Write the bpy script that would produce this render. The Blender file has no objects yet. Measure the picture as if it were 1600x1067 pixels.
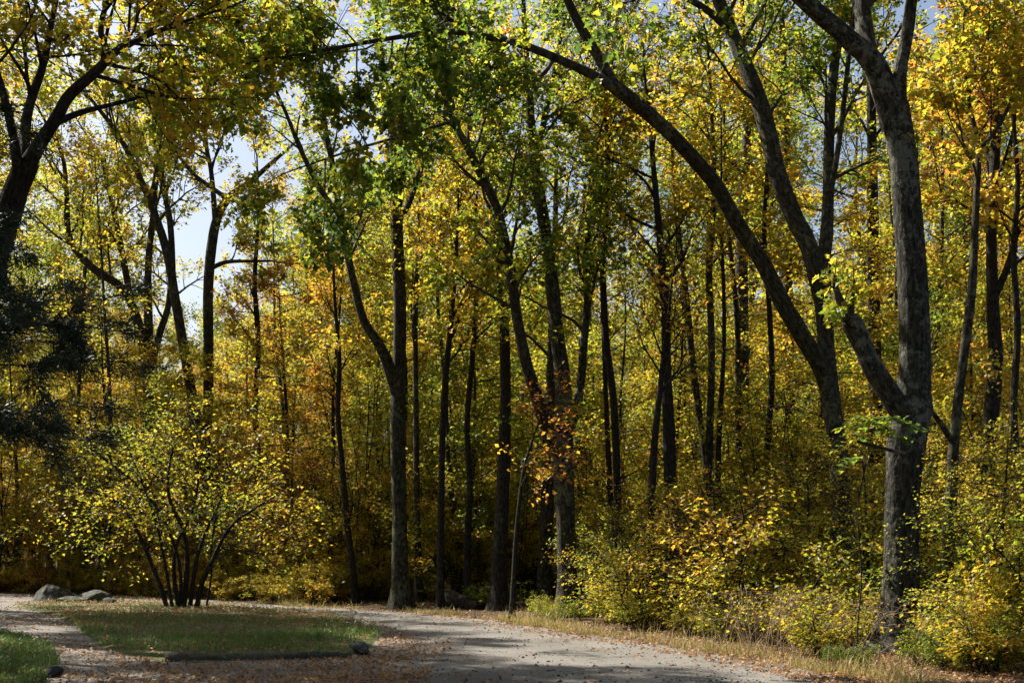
import bpy, math, numpy as np
from mathutils import Vector

# ------------------------------------------------------------------ camera, sky, sun, exposure
SC = bpy.context.scene
COL = SC.collection
CAM_H, F, HOR = 1.6, 2000.0, 855.0          # eye height, focal length in photo pixels, horizon row
cam_d = bpy.data.cameras.new('camera')
cam_d.sensor_width = 36.0
cam_d.lens = 36.0 * F / 1600.0
cam_d.shift_y = (HOR - 533.5) / 1600.0
cam_d.clip_end = 2000.0
cam = bpy.data.objects.new('camera', cam_d)
COL.objects.link(cam)
cam.location = (0, 0, CAM_H)
cam.rotation_euler = (math.radians(90), 0, 0)
SC.camera = cam

SUN_AZ, SUN_EL = math.radians(-54), math.radians(46)     # azimuth from +Y towards +X
W = bpy.data.worlds.new('World')
SC.world = W
W.use_nodes = True
wn = W.node_tree.nodes
bg = wn['Background']
sky = wn.new('ShaderNodeTexSky')
sky.sky_type = 'NISHITA'
sky.sun_disc = False
sky.sun_elevation = SUN_EL
sky.sun_rotation = SUN_AZ
sky.dust_density = 3.0
sky.ozone_density = 0.6
W.node_tree.links.new(sky.outputs[0], bg.inputs[0])
bg.inputs[1].default_value = 0.055
sun_d = bpy.data.lights.new('sun', 'SUN')
sun_d.energy = 5.0
sun_d.angle = math.radians(0.53)
sun_d.color = (1.0, 0.93, 0.82)
sun = bpy.data.objects.new('sun', sun_d)
COL.objects.link(sun)
to_sun = Vector((math.sin(SUN_AZ) * math.cos(SUN_EL), math.cos(SUN_AZ) * math.cos(SUN_EL), math.sin(SUN_EL)))
sun.rotation_euler = to_sun.to_track_quat('Z', 'Y').to_euler()
sun.location = (-20, 20, 30)
SC.view_settings.view_transform = 'Standard'
SC.view_settings.look = 'None'
SC.view_settings.gamma = 1.0
SC.view_settings.use_curve_mapping = False
SC.view_settings.exposure = 1.52
cy = SC.cycles
cy.max_bounces = 4
cy.diffuse_bounces = 2
cy.glossy_bounces = 2
cy.transmission_bounces = 3
cy.transparent_max_bounces = 4
cy.caustics_reflective = False
cy.caustics_refractive = False
cy.use_denoising = True
cy.use_adaptive_sampling = True
cy.adaptive_threshold = 0.03

# ------------------------------------------------------------------ materials
def new_mat(name):
    m = bpy.data.materials.new(name)
    m.use_nodes = True
    nt = m.node_tree
    nt.nodes.clear()
    return m, nt, nt.nodes, nt.links

def ramp(nodes, stops, mode='LINEAR'):
    r = nodes.new('ShaderNodeValToRGB')
    r.color_ramp.interpolation = mode
    e = r.color_ramp.elements
    while len(e) > 1:
        e.remove(e[-1])
    e[0].position = stops[0][0]
    e[0].color = (*stops[0][1], 1)
    for p, c in stops[1:]:
        x = e.new(p)
        x.color = (*c, 1)
    return r

def math_node(nodes, links, op, a, b):
    n = nodes.new('ShaderNodeMath')
    n.operation = op
    for k, v in enumerate((a, b)):
        if v is None:
            continue
        if isinstance(v, (int, float)):
            n.inputs[k].default_value = v
        else:
            links.new(v, n.inputs[k])
    return n.outputs[0]

LEAF_STOPS = [(0.0, (0.030, 0.062, 0.010)), (0.2, (0.085, 0.155, 0.010)), (0.36, (0.245, 0.270, 0.012)),
              (0.52, (0.445, 0.345, 0.016)), (0.66, (0.500, 0.285, 0.016)), (0.78, (0.450, 0.170, 0.014)),
              (0.9, (0.360, 0.085, 0.016)), (1.0, (0.160, 0.055, 0.020))]

def leaf_mat(name, trans=0.70, noise_scale=0.45, noise_amp=0.72, rand_amp=0.44, rough=0.42, stops=LEAF_STOPS):
    m, nt, n, l = new_mat(name)
    geo = n.new('ShaderNodeNewGeometry')
    oi = n.new('ShaderNodeObjectInfo')
    sep = n.new('ShaderNodeSeparateColor')
    l.new(oi.outputs['Color'], sep.inputs[0])
    no = n.new('ShaderNodeTexNoise')
    no.inputs['Scale'].default_value = noise_scale
    no.inputs['Detail'].default_value = 3
    l.new(geo.outputs['Position'], no.inputs['Vector'])
    a = math_node(n, l, 'MULTIPLY', math_node(n, l, 'SUBTRACT', no.outputs['Fac'], 0.5), noise_amp)
    b = math_node(n, l, 'MULTIPLY', math_node(n, l, 'SUBTRACT', geo.outputs['Random Per Island'], 0.5), rand_amp)
    v = math_node(n, l, 'ADD', math_node(n, l, 'ADD', a, b), sep.outputs[0])
    r = ramp(n, stops)
    l.new(v, r.inputs[0])
    # blotches of a leaf's own
    n2 = n.new('ShaderNodeTexNoise')
    n2.inputs['Scale'].default_value = 22
    l.new(geo.outputs['Position'], n2.inputs['Vector'])
    mr = n.new('ShaderNodeMapRange')
    mr.inputs['To Min'].default_value = 0.65
    mr.inputs['To Max'].default_value = 1.3
    l.new(n2.outputs['Fac'], mr.inputs['Value'])
    mx = n.new('ShaderNodeMix')
    mx.data_type = 'RGBA'
    mx.blend_type = 'MULTIPLY'
    mx.inputs['Factor'].default_value = 1
    l.new(r.outputs[0], mx.inputs[6])
    l.new(mr.outputs[0], mx.inputs[7])
    p = n.new('ShaderNodeBsdfPrincipled')
    p.inputs['Roughness'].default_value = rough
    p.inputs['Specular IOR Level'].default_value = 0.45
    l.new(mx.outputs[2], p.inputs['Base Color'])
    t = n.new('ShaderNodeBsdfTranslucent')
    ga = n.new('ShaderNodeGamma')
    ga.inputs[1].default_value = 0.82
    l.new(mx.outputs[2], ga.inputs[0])
    l.new(ga.outputs[0], t.inputs['Color'])
    ms = n.new('ShaderNodeMixShader')
    ms.inputs[0].default_value = trans
    l.new(p.outputs[0], ms.inputs[1])
    l.new(t.outputs[0], ms.inputs[2])
    o = n.new('ShaderNodeOutputMaterial')
    l.new(ms.outputs[0], o.inputs[0])
    return m

def bark_mat(name, dark, light, lichen, lichen_amt=0.5, furrow=14.0, bump=0.9):
    m, nt, n, l = new_mat(name)
    uv = n.new('ShaderNodeUVMap')
    uv.uv_map = 'UVMap'
    mp = n.new('ShaderNodeMapping')
    mp.inputs['Scale'].default_value = (furrow, furrow * 0.3, 1)
    l.new(uv.outputs[0], mp.inputs[0])
    no = n.new('ShaderNodeTexNoise')                       # ridges drawn out along the stem
    no.inputs['Scale'].default_value = 1.5
    no.inputs['Detail'].default_value = 7
    no.inputs['Roughness'].default_value = 0.7
    no.inputs['Distortion'].default_value = 0.6
    l.new(mp.outputs[0], no.inputs['Vector'])
    h = no.outputs['Fac']
    r = ramp(n, [(0.38, tuple(c * 0.3 for c in dark)), (0.47, dark), (0.60, light)])
    l.new(h, r.inputs[0])
    geo = n.new('ShaderNodeNewGeometry')
    n3 = n.new('ShaderNodeTexNoise')                       # lichen patches
    n3.inputs['Scale'].default_value = 9.0
    n3.inputs['Detail'].default_value = 8
    n3.inputs['Roughness'].default_value = 0.75
    l.new(geo.outputs['Position'], n3.inputs['Vector'])
    n4 = n.new('ShaderNodeTexNoise')
    n4.inputs['Scale'].default_value = 1.3
    n4.inputs['Detail'].default_value = 3
    l.new(geo.outputs['Position'], n4.inputs['Vector'])
    lv = math_node(n, l, 'ADD', math_node(n, l, 'MULTIPLY', n3.outputs['Fac'], 0.75), math_node(n, l, 'MULTIPLY', n4.outputs['Fac'], 0.35))
    lr = n.new('ShaderNodeMapRange')
    lr.inputs['From Min'].default_value = 0.70 - 0.25 * lichen_amt
    lr.inputs['From Max'].default_value = 0.76 - 0.25 * lichen_amt
    l.new(lv, lr.inputs['Value'])
    mx = n.new('ShaderNodeMix')
    mx.data_type = 'RGBA'
    l.new(math_node(n, l, 'MULTIPLY', lr.outputs[0], math_node(n, l, 'ADD', h, 0.25)), mx.inputs['Factor'])
    l.new(r.outputs[0], mx.inputs[6])
    mx.inputs[7].default_value = (*lichen, 1)
    p = n.new('ShaderNodeBsdfPrincipled')
    p.inputs['Roughness'].default_value = 0.9
    p.inputs['Specular IOR Level'].default_value = 0.2
    l.new(mx.outputs[2], p.inputs['Base Color'])
    bp = n.new('ShaderNodeBump')
    bp.inputs['Strength'].default_value = bump
    bp.inputs['Distance'].default_value = 0.06
    l.new(h, bp.inputs['Height'])
    l.new(bp.outputs[0], p.inputs['Normal'])
    o = n.new('ShaderNodeOutputMaterial')
    l.new(p.outputs[0], o.inputs[0])
    return m

def ground_mat(name, stops, scale, detail=8, rough=0.95, bump=0.4, dist=0.03, stops2=None, scale2=0.4, spec=0.2):
    m, nt, n, l = new_mat(name)
    geo = n.new('ShaderNodeNewGeometry')
    no = n.new('ShaderNodeTexNoise')
    no.inputs['Scale'].default_value = scale
    no.inputs['Detail'].default_value = detail
    no.inputs['Roughness'].default_value = 0.68
    l.new(geo.outputs['Position'], no.inputs['Vector'])
    r = ramp(n, stops)
    l.new(no.outputs['Fac'], r.inputs[0])
    col = r.outputs[0]
    if stops2:
        n2 = n.new('ShaderNodeTexNoise')
        n2.inputs['Scale'].default_value = scale2
        n2.inputs['Detail'].default_value = 5
        l.new(geo.outputs['Position'], n2.inputs['Vector'])
        r2 = ramp(n, stops2)
        l.new(n2.outputs['Fac'], r2.inputs[0])
        mx = n.new('ShaderNodeMix')
        mx.data_type = 'RGBA'
        mx.blend_type = 'MULTIPLY'
        mx.inputs['Factor'].default_value = 1
        l.new(col, mx.inputs[6])
        l.new(r2.outputs[0], mx.inputs[7])
        col = mx.outputs[2]
    p = n.new('ShaderNodeBsdfPrincipled')
    p.inputs['Roughness'].default_value = rough
    p.inputs['Specular IOR Level'].default_value = spec
    l.new(col, p.inputs['Base Color'])
    bp = n.new('ShaderNodeBump')
    bp.inputs['Strength'].default_value = bump
    bp.inputs['Distance'].default_value = dist
    l.new(no.outputs['Fac'], bp.inputs['Height'])
    l.new(bp.outputs[0], p.inputs['Normal'])
    o = n.new('ShaderNodeOutputMaterial')
    l.new(p.outputs[0], o.inputs[0])
    return m

M = {}
M['leaf'] = leaf_mat('autumn_leaf')
M['needle'] = leaf_mat('conifer_needle', trans=0.12, noise_amp=0.2, rand_amp=0.2, rough=0.5,
                       stops=[(0, (0.008, 0.018, 0.005)), (1, (0.020, 0.036, 0.010))])
M['grass'] = leaf_mat('grass_blade', trans=0.4, noise_scale=0.9, noise_amp=0.7, rand_amp=0.35, rough=0.5,
                      stops=[(0, (0.035, 0.085, 0.012)), (0.45, (0.085, 0.155, 0.018)), (0.75, (0.20, 0.21, 0.04)), (1, (0.38, 0.29, 0.12))])
M['dry_grass'] = leaf_mat('dry_grass_blade', trans=0.35, noise_scale=0.9, noise_amp=0.6, rand_amp=0.4, rough=0.6,
                          stops=[(0, (0.10, 0.14, 0.02)), (0.35, (0.30, 0.24, 0.06)), (0.7, (0.42, 0.30, 0.13)), (1, (0.30, 0.17, 0.07))])
M['litter'] = leaf_mat('fallen_leaf', trans=0.25, noise_scale=1.1, noise_amp=0.5, rand_amp=0.6, rough=0.65,
                       stops=[(0, (0.14, 0.065, 0.028)), (0.3, (0.24, 0.115, 0.045)), (0.55, (0.32, 0.175, 0.065)),
                              (0.75, (0.38, 0.19, 0.035)), (0.88, (0.33, 0.10, 0.03)), (1, (0.36, 0.26, 0.14))])
M['bark_lichen'] = bark_mat('lichened_grey_bark', (0.020, 0.019, 0.014), (0.062, 0.058, 0.042), (0.15, 0.157, 0.12), 0.56, 13, 1.0)
M['bark_oak'] = bark_mat('furrowed_oak_bark', (0.022, 0.020, 0.012), (0.068, 0.060, 0.036), (0.13, 0.135, 0.075), 0.48, 14, 1.0)
M['bark_dark'] = bark_mat('dark_brown_bark', (0.017, 0.014, 0.010), (0.045, 0.036, 0.026), (0.085, 0.085, 0.06), 0.3, 20)
M['bark_brown'] = bark_mat('reddish_brown_bark', (0.045, 0.028, 0.018), (0.110, 0.070, 0.045), (0.14, 0.13, 0.1), 0.25, 20)
M['bark_twig'] = bark_mat('twig_bark', (0.035, 0.028, 0.021), (0.08, 0.064, 0.048), (0.15, 0.14, 0.11), 0.3, 30, 0.3)
M['road'] = ground_mat('worn_gravel_road', [(0.3, (0.085, 0.080, 0.072)), (0.5, (0.150, 0.142, 0.128)), (0.72, (0.225, 0.214, 0.192))], 26, bump=0.5, dist=0.02,
                       stops2=[(0.3, (0.62, 0.6, 0.57)), (0.6, (1, 1, 1))], scale2=0.55)
M['soil'] = ground_mat('forest_floor', [(0.3, (0.022, 0.015, 0.009)), (0.5, (0.055, 0.034, 0.018)), (0.7, (0.105, 0.064, 0.030))], 16, bump=0.8, dist=0.05)
M['turf'] = ground_mat('turf_soil', [(0.3, (0.03, 0.045, 0.012)), (0.55, (0.065, 0.075, 0.02)), (0.75, (0.12, 0.085, 0.04))], 9, bump=0.8, dist=0.04)
M['rock'] = ground_mat('lichened_rock', [(0.35, (0.020, 0.021, 0.016)), (0.52, (0.055, 0.056, 0.046)), (0.68, (0.16, 0.16, 0.14))], 6, bump=1.0, dist=0.03)
M['timber'] = ground_mat('weathered_timber', [(0.3, (0.035, 0.03, 0.022)), (0.6, (0.09, 0.08, 0.055)), (0.8, (0.13, 0.13, 0.07))], 14, bump=0.7, dist=0.02)

# ------------------------------------------------------------------ mesh helpers
def P(px, py, Z):
    return np.array([(px - 800.0) / F * Z, Z, CAM_H + (HOR - py) / F * Z])

def G(px, py):                                   # a pixel on the flat ground
    Z = CAM_H * F / (py - HOR)
    return ((px - 800.0) / F * Z, Z)

def make_mesh(name, verts, faces, mat, uvs=None, smooth=False):
    verts = np.asarray(verts, np.float32)
    faces = np.asarray(faces, np.int32)
    k = faces.shape[1]
    me = bpy.data.meshes.new(name)
    me.vertices.add(len(verts))
    me.vertices.foreach_set('co', verts.ravel())
    me.loops.add(faces.size)
    me.loops.foreach_set('vertex_index', faces.ravel())
    me.polygons.add(len(faces))
    me.polygons.foreach_set('loop_start', np.arange(0, faces.size, k, dtype=np.int32))
    me.polygons.foreach_set('loop_total', np.full(len(faces), k, np.int32))
    me.polygons.foreach_set('use_smooth', np.full(len(faces), smooth, bool))
    if uvs is not None:
        u = me.uv_layers.new(name='UVMap')
        u.data.foreach_set('uv', np.asarray(uvs, np.float32).ravel())
    me.materials.append(mat)
    me.update()
    me.validate()
    return me

def obj(name, me, parent=None, **props):
    o = bpy.data.objects.new(name, me)
    COL.objects.link(o)
    if parent is not None:
        o.parent = parent
    for k, v in props.items():
        o[k] = v
    return o

def thing(name, label, cat, loc=(0, 0, 0), group=None):
    o = bpy.data.objects.new(name, None)
    o.empty_display_size = 0.3
    COL.objects.link(o)
    o.location = loc
    o['label'] = label
    o['category'] = cat
    if group:
        o['group'] = group
    return o

def copy_thing(src, label, group, loc, rz, sc, hue=None):
    r = src.copy()
    COL.objects.link(r)
    r.location = loc
    r.rotation_euler = (0, 0, rz)
    r.scale = sc if hasattr(sc, '__len__') else (sc, sc, sc)
    r['label'] = label
    r['group'] = group
    for ch in list(src.children):
        c = ch.copy()
        COL.objects.link(c)
        c.parent = r
        if hue is not None and c.name.startswith('crown'):
            c.color = (hue, 0, 0, 1)
        for sub in list(ch.children):
            d = sub.copy()
            COL.objects.link(d)
            d.parent = c
    return r

def catmull(pts, per):
    pts = np.asarray(pts, float)
    a = np.vstack([2 * pts[0] - pts[1], pts, 2 * pts[-1] - pts[-2]])
    out = []
    for i in range(1, len(a) - 2):
        p0, p1, p2, p3 = a[i - 1], a[i], a[i + 1], a[i + 2]
        t = np.linspace(0, 1, per, endpoint=False)[:, None]
        out.append(0.5 * ((2 * p1) + (-p0 + p2) * t + (2 * p0 - 5 * p1 + 4 * p2 - p3) * t ** 2 + (-p0 + 3 * p1 - 3 * p2 + p3) * t ** 3))
    out.append(a[-2][None])
    return np.vstack(out)

class Tubes:
    def __init__(s):
        s.v, s.f, s.uv, s.n = [], [], [], 0

    def add(s, pts, rad, sides=8, rng=None, rough=0.0, flare=0.0, cap=False, ridges=0):
        pts = np.asarray(pts, float)
        rad = np.asarray(rad, float)
        n = len(pts)
        tan = np.gradient(pts, axis=0)
        tan /= np.linalg.norm(tan, axis=1)[:, None] + 1e-9
        ref = np.array([1.0, 0.13, 0.07]) if abs(tan[0][0]) < 0.9 else np.array([0.1, 1.0, 0.2])
        fr = np.zeros((n, 3))
        u = ref
        for i in range(n):
            u = u - tan[i] * np.dot(u, tan[i])
            u = u / (np.linalg.norm(u) + 1e-9)
            fr[i] = u
        w = np.cross(tan, fr)
        th = np.linspace(0, 2 * np.pi, sides, endpoint=False)
        ln = np.concatenate([[0], np.cumsum(np.linalg.norm(np.diff(pts, axis=0), axis=1))])
        R = np.repeat(rad[:, None], sides, 1)
        if rough and rng is not None:
            d = np.zeros_like(R)
            for k in range(9):
                a = rng.integers(1, 8)
                d += np.cos(a * th[None, :] + rng.uniform(0, 6.28) + ln[:, None] * rng.uniform(-2.6, 2.6)) * rng.uniform(0.3, 1) / (0.6 + 0.25 * a)
            d += rng.normal(0, 0.55, R.shape)
            R = R * (1 + rough * d)
        if ridges:
            warp = np.zeros_like(R)
            for k in range(7):
                warp += rng.uniform(.4, 1.1) * np.sin(rng.integers(1, 5) * th[None, :] + ln[:, None] * rng.uniform(1, 7) + rng.uniform(0, 6.28))
            rd = np.abs(np.sin(ridges / 2 * th[None, :] + 0.75 * warp)) ** .6
            R = R * (1 + .055 * (rd - .6))
            for k in range(6):                             # knots and swellings
                t0, z0 = rng.uniform(0, 6.28), rng.uniform(0, ln[-1])
                dth = (th[None, :] - t0 + np.pi) % (2 * np.pi) - np.pi
                R = R * (1 + rng.uniform(.05, .16) * np.exp(-(dth / .35) ** 2 - ((ln[:, None] - z0) / .14) ** 2))
        if flare and rng is not None:
            ph = rng.uniform(0, 6.28)
            R = R * (1 + flare * np.exp(-ln[:, None] / 0.35) * (1 + 0.45 * np.cos(5 * th[None, :] + ph) + 0.2 * np.cos(3 * th + 2 * ph)[None, :]))
        ring = pts[:, None] + R[:, :, None] * (np.cos(th)[None, :, None] * fr[:, None] + np.sin(th)[None, :, None] * w[:, None])
        if cap:
            ring = np.concatenate([ring, ring[-1:] * 0 + pts[-1] + (ring[-1:] - pts[-1]) * 0.02 - tan[-1] * 0.02])
            n += 1
            ln = np.append(ln, ln[-1] + 0.1)
        i = np.arange(n - 1)[:, None]
        k = np.arange(sides)[None, :]
        k2 = (k + 1) % sides
        f = np.stack([i * sides + k, i * sides + k2, (i + 1) * sides + k2, (i + 1) * sides + k], -1).reshape(-1, 4)
        cu = 2 * np.pi * rad.mean() / sides
        off = 0.0 if rng is None else rng.uniform(0, 20)
        ku = np.broadcast_to(k, (n - 1, sides)) * cu + off
        v0 = np.broadcast_to(ln[:-1, None], (n - 1, sides)) + off
        v1 = np.broadcast_to(ln[1:, None], (n - 1, sides)) + off
        uv = np.stack([np.stack([ku, v0], -1), np.stack([ku + cu, v0], -1), np.stack([ku + cu, v1], -1), np.stack([ku, v1], -1)], 2).reshape(-1, 2)
        s.v.append(ring.reshape(-1, 3))
        s.f.append(f + s.n)
        s.uv.append(uv)
        s.n += n * sides

    def add_batch(s, PTS, R, sides=3):                      # PTS (N, K, 3), R (N, K): thin twigs
        N, K, _ = PTS.shape
        tan = PTS[:, -1] - PTS[:, 0]
        tan /= np.linalg.norm(tan, axis=1)[:, None] + 1e-9
        ref = np.where(np.abs(tan[:, 2:3]) < 0.8, np.array([[0, 0, 1.0]]), np.array([[1.0, 0, 0]]))
        u = np.cross(tan, ref)
        u /= np.linalg.norm(u, axis=1)[:, None] + 1e-9
        w = np.cross(tan, u)
        th = np.linspace(0, 2 * np.pi, sides, endpoint=False)
        off = np.cos(th)[None, :, None] * u[:, None] + np.sin(th)[None, :, None] * w[:, None]
        ring = PTS[:, :, None] + R[:, :, None, None] * off[:, None]
        base = (np.arange(N) * K * sides)[:, None, None]
        i = np.arange(K - 1)[None, :, None]
        k = np.arange(sides)[None, None, :]
        k2 = (k + 1) % sides
        f = np.stack([base + i * sides + k, base + i * sides + k2, base + (i + 1) * sides + k2, base + (i + 1) * sides + k], -1).reshape(-1, 4)
        s.v.append(ring.reshape(-1, 3))
        s.f.append(f + s.n)
        s.uv.append(np.tile(np.array([[0, 0], [0.02, 0], [0.02, 0.2], [0, 0.2]]), (len(f), 1)) + np.repeat(np.random.default_rng(1).uniform(0, 9, (len(f), 1)), 4, 0))
        s.n += N * K * sides

    def mesh(s, name, mat):
        return make_mesh(name, np.vstack(s.v), np.vstack(s.f), mat, np.vstack(s.uv), True)

KITE_V = np.array([[0, 0, 0], [-0.34, 0.42, 0.10], [0, 0.45, 0], [0.34, 0.42, 0.10], [0, 1.0, -0.12]])
KITE_F = np.array([[0, 2, 1], [1, 2, 4], [0, 3, 2], [3, 4, 2]])
_lob = np.array([[0, 0], [0.40, 0.16], [0.17, 0.36], [0.46, 0.66], [0, 1.05], [-0.46, 0.66], [-0.17, 0.36], [-0.40, 0.16]])
LOBE_V = np.column_stack([_lob, np.abs(_lob[:, 0]) * 0.45 - 0.28 * _lob[:, 1] ** 2])
LOBE_V = np.vstack([LOBE_V, [[0, 0.38, -0.03]]])
LOBE_F = np.array([[8, i, (i + 1) % 8] for i in range(8)])

def leaves_mesh(name, pos, size, rng, mat, lobed=False, tilt=0.75, axis=None):
    N = len(pos)
    V, Fc = (LOBE_V, LOBE_F) if lobed else (KITE_V, KITE_F)
    yaw = rng.uniform(0, 2 * np.pi, N)
    nrm = np.column_stack([rng.normal(0, tilt, N), rng.normal(0, tilt, N), np.ones(N)])
    nrm /= np.linalg.norm(nrm, axis=1)[:, None]
    a = np.column_stack([np.cos(yaw), np.sin(yaw), rng.normal(-0.25, 0.35, N)])
    if axis is not None:
        a = axis + rng.normal(0, 0.45, (N, 3))
    a -= nrm * np.sum(a * nrm, 1)[:, None]
    a /= np.linalg.norm(a, axis=1)[:, None] + 1e-9
    b = np.cross(a, nrm)
    R = np.stack([b, a, nrm], 1)                           # rows: local axes in world
    s = size * rng.uniform(0.45, 1.35, N)
    v = pos[:, None] + s[:, None, None] * (V[None] @ R)
    f = Fc[None] + (np.arange(N) * len(V))[:, None, None]
    return make_mesh(name, v.reshape(-1, 3), f.reshape(-1, 3), mat)

def unit(v):
    return v / (np.linalg.norm(v) + 1e-9)

def side_dir(d, ang, rng, flat=0.0):
    d = unit(d)
    r = rng.normal(0, 1, 3)
    r[2] *= (1 - flat)
    u = unit(r - d * np.dot(r, d))
    return unit(d * math.cos(ang) + u * math.sin(ang))

class Grower:
    """Branches, twigs and leaf positions of one plant."""
    def __init__(s, rng):
        s.rng = rng
        s.t = Tubes()
        s.tw = []                                         # twigs: start, direction, length, radius

    def branch(s, p, d, L, r, lvl, up=0.05, wob=0.13, kids=(4, 6), ang=(0.55, 1.1), flat=0.0, shrink=(0.42, 0.68)):
        rng = s.rng
        if lvl <= 0:
            s.tw.append(np.concatenate([p, d, [L, r]]))
            return
        n = max(4, min(9, int(L / 0.35)))
        pts = [np.array(p, float)]
        d = unit(np.array(d, float))
        for i in range(n):
            d = unit(d + rng.normal(0, wob, 3) + np.array([0, 0, up]))
            pts.append(pts[-1] + d * L / n)
        pts = np.array(pts)
        rad = np.linspace(r, max(r * 0.3, 0.004), n + 1)
        s.t.add(pts, rad, 6 if r > 0.035 else (5 if r > 0.018 else 4))
        k = rng.integers(kids[0], kids[1] + 1)
        for t in np.sort(rng.uniform(0.25, 1.0, k)):
            i = min(int(t * n), n - 1)
            q = pts[i] + (pts[i + 1] - pts[i]) * (t * n - i)
            dd = side_dir(pts[i + 1] - pts[i], rng.uniform(*ang), rng, flat)
            s.branch(q, dd, L * rng.uniform(*shrink) * (1.15 - 0.4 * t), max(0.55 * np.interp(t, [0, 1], [r, r * 0.35]), 0.005), lvl - 1, up, wob, kids, ang, flat, shrink)
        s.branch(pts[-1], d, L * 0.45, max(rad[-1], 0.005), lvl - 1, up, wob, kids, ang, flat, shrink)

    def twigs(s, per=9, spread=0.09, seg=2):
        """Draw the twigs and give back leaf positions and directions along them."""
        rng = s.rng
        T = np.array(s.tw)
        N = len(T)
        p, d, L, r = T[:, :3], T[:, 3:6], T[:, 6], T[:, 7]
        d = d / (np.linalg.norm(d, axis=1)[:, None] + 1e-9)
        pts = [p]
        for i in range(2):
            d = d + rng.normal(0, 0.2, (N, 3))
            d /= np.linalg.norm(d, axis=1)[:, None]
            pts.append(pts[-1] + d * (L / 2)[:, None])
        PT = np.stack(pts, 1)
        RR = np.minimum(r, 0.012)[:, None] * np.array([1, 0.7, 0.3])[None]
        s.t.add_batch(PT, RR) if seg == 2 else s.t.add_batch(PT[:, ::2], RR[:, ::2])
        tt = rng.uniform(0.1, 1.05, (N, per)) * 2
        i = np.minimum(tt.astype(int), 1)
        fr = tt - i
        ar = np.arange(N)[:, None]
        q = PT[ar, i] * (1 - fr)[..., None] + PT[ar, i + 1] * fr[..., None]
        ax = np.repeat((PT[:, -1] - PT[:, 0])[:, None], per, 1)
        q = q.reshape(-1, 3) + rng.normal(0, spread, (N * per, 3))
        ax = ax.reshape(-1, 3)
        ax = ax / (np.linalg.norm(ax, axis=1)[:, None] + 1e-9)
        return q, ax

# ------------------------------------------------------------------ ground, road, grass island
EDGE = np.array([(-60, 52), (-30, 47.5), (-20, 45), (-13.6, 42.9), (-8.9, 38.5), (-5.7, 34.4), (-2.9, 32), (-0.57, 28.3), (0.96, 24),
                 (2.16, 21.6), (2.9, 19.4), (3.55, 17.8), (4.1, 15.6), (4.7, 12), (5.4, 8), (6.2, 3)], float)   # road edge on the wood's side
EY, EX = EDGE[::-1, 1], EDGE[::-1, 0]

def edge_x(y):
    return np.interp(y, EY, EX)

def grid_sheet(name, x0, x1, y0, y1, step, hfun, mat, **props):
    nx, ny = int((x1 - x0) / step) + 1, int((y1 - y0) / step) + 1
    X, Y = np.meshgrid(np.linspace(x0, x1, nx), np.linspace(y0, y1, ny))
    v = np.column_stack([X.ravel(), Y.ravel(), hfun(X, Y).ravel()])
    i = np.arange(ny - 1)[:, None] * nx + np.arange(nx - 1)[None]
    f = np.stack([i, i + 1, i + 1 + nx, i + nx], -1).reshape(-1, 4)
    return obj(name, make_mesh(name, v, f, mat, None, True), **props)

def wav(X, Y, s=1.0):
    return (np.sin(X * 0.9 * s + 1.3 * np.sin(Y * 0.45 * s)) + np.sin(Y * 0.77 * s + 2 + np.sin(X * 0.6 * s)) + 0.6 * np.sin((X + Y) * 1.9 * s)) / 2.6

def ground_h(X, Y):
    d = X - edge_x(Y)
    k = np.clip((d - 0.5) / 3.0, 0, 1)
    return k * k * (0.14 + 0.07 * wav(X, Y)) + np.clip((d - 3) / 60, 0, 1) * 0.6

gx = np.concatenate([np.linspace(-420, -40, 20), np.arange(-39, 45, 0.8), np.linspace(46, 420, 20)])
gy = np.concatenate([np.linspace(-80, 0, 8), np.arange(1, 75, 0.8), np.linspace(76, 900, 40)])
X, Y = np.meshgrid(gx, gy)
v = np.column_stack([X.ravel(), Y.ravel(), ground_h(X, Y).ravel()])
i = np.arange(len(gy) - 1)[:, None] * len(gx) + np.arange(len(gx) - 1)[None]
f = np.stack([i, i + 1, i + 1 + len(gx), i + len(gx)], -1).reshape(-1, 4)
obj('ground', make_mesh('ground', v, f, M['soil'], None, True), kind='structure', label='brown leaf-strewn forest floor under the trees')

rng = np.random.default_rng(11)
# the gravel road and its apron: strip from the wood's edge to the left
ys = np.arange(2.0, 47.0, 0.12)
xr = edge_x(ys) + 0.12 * np.sin(ys * 2.3) + 0.07 * np.sin(ys * 6.1) + rng.normal(0, 0.03, len(ys))
xl = np.interp(ys, [2, 15, 30, 36, 40, 44, 47], [-13, -15, -19, -24, -30, -42, -46])
ns = 40
tt = np.linspace(0, 1, ns)
X = xl[:, None] * (1 - tt) + xr[:, None] * tt
Y = np.repeat(ys[:, None], ns, 1)
v = np.column_stack([X.ravel(), Y.ravel(), (0.008 + 0 * X).ravel()])
i = np.arange(len(ys) - 1)[:, None] * ns + np.arange(ns - 1)[None]
f = np.stack([i, i + 1, i + 1 + ns, i + ns], -1).reshape(-1, 4)
obj('road', make_mesh('road', v, f, M['road'], None, True), kind='structure', label='pale worn gravel road bending away to the left')

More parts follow.
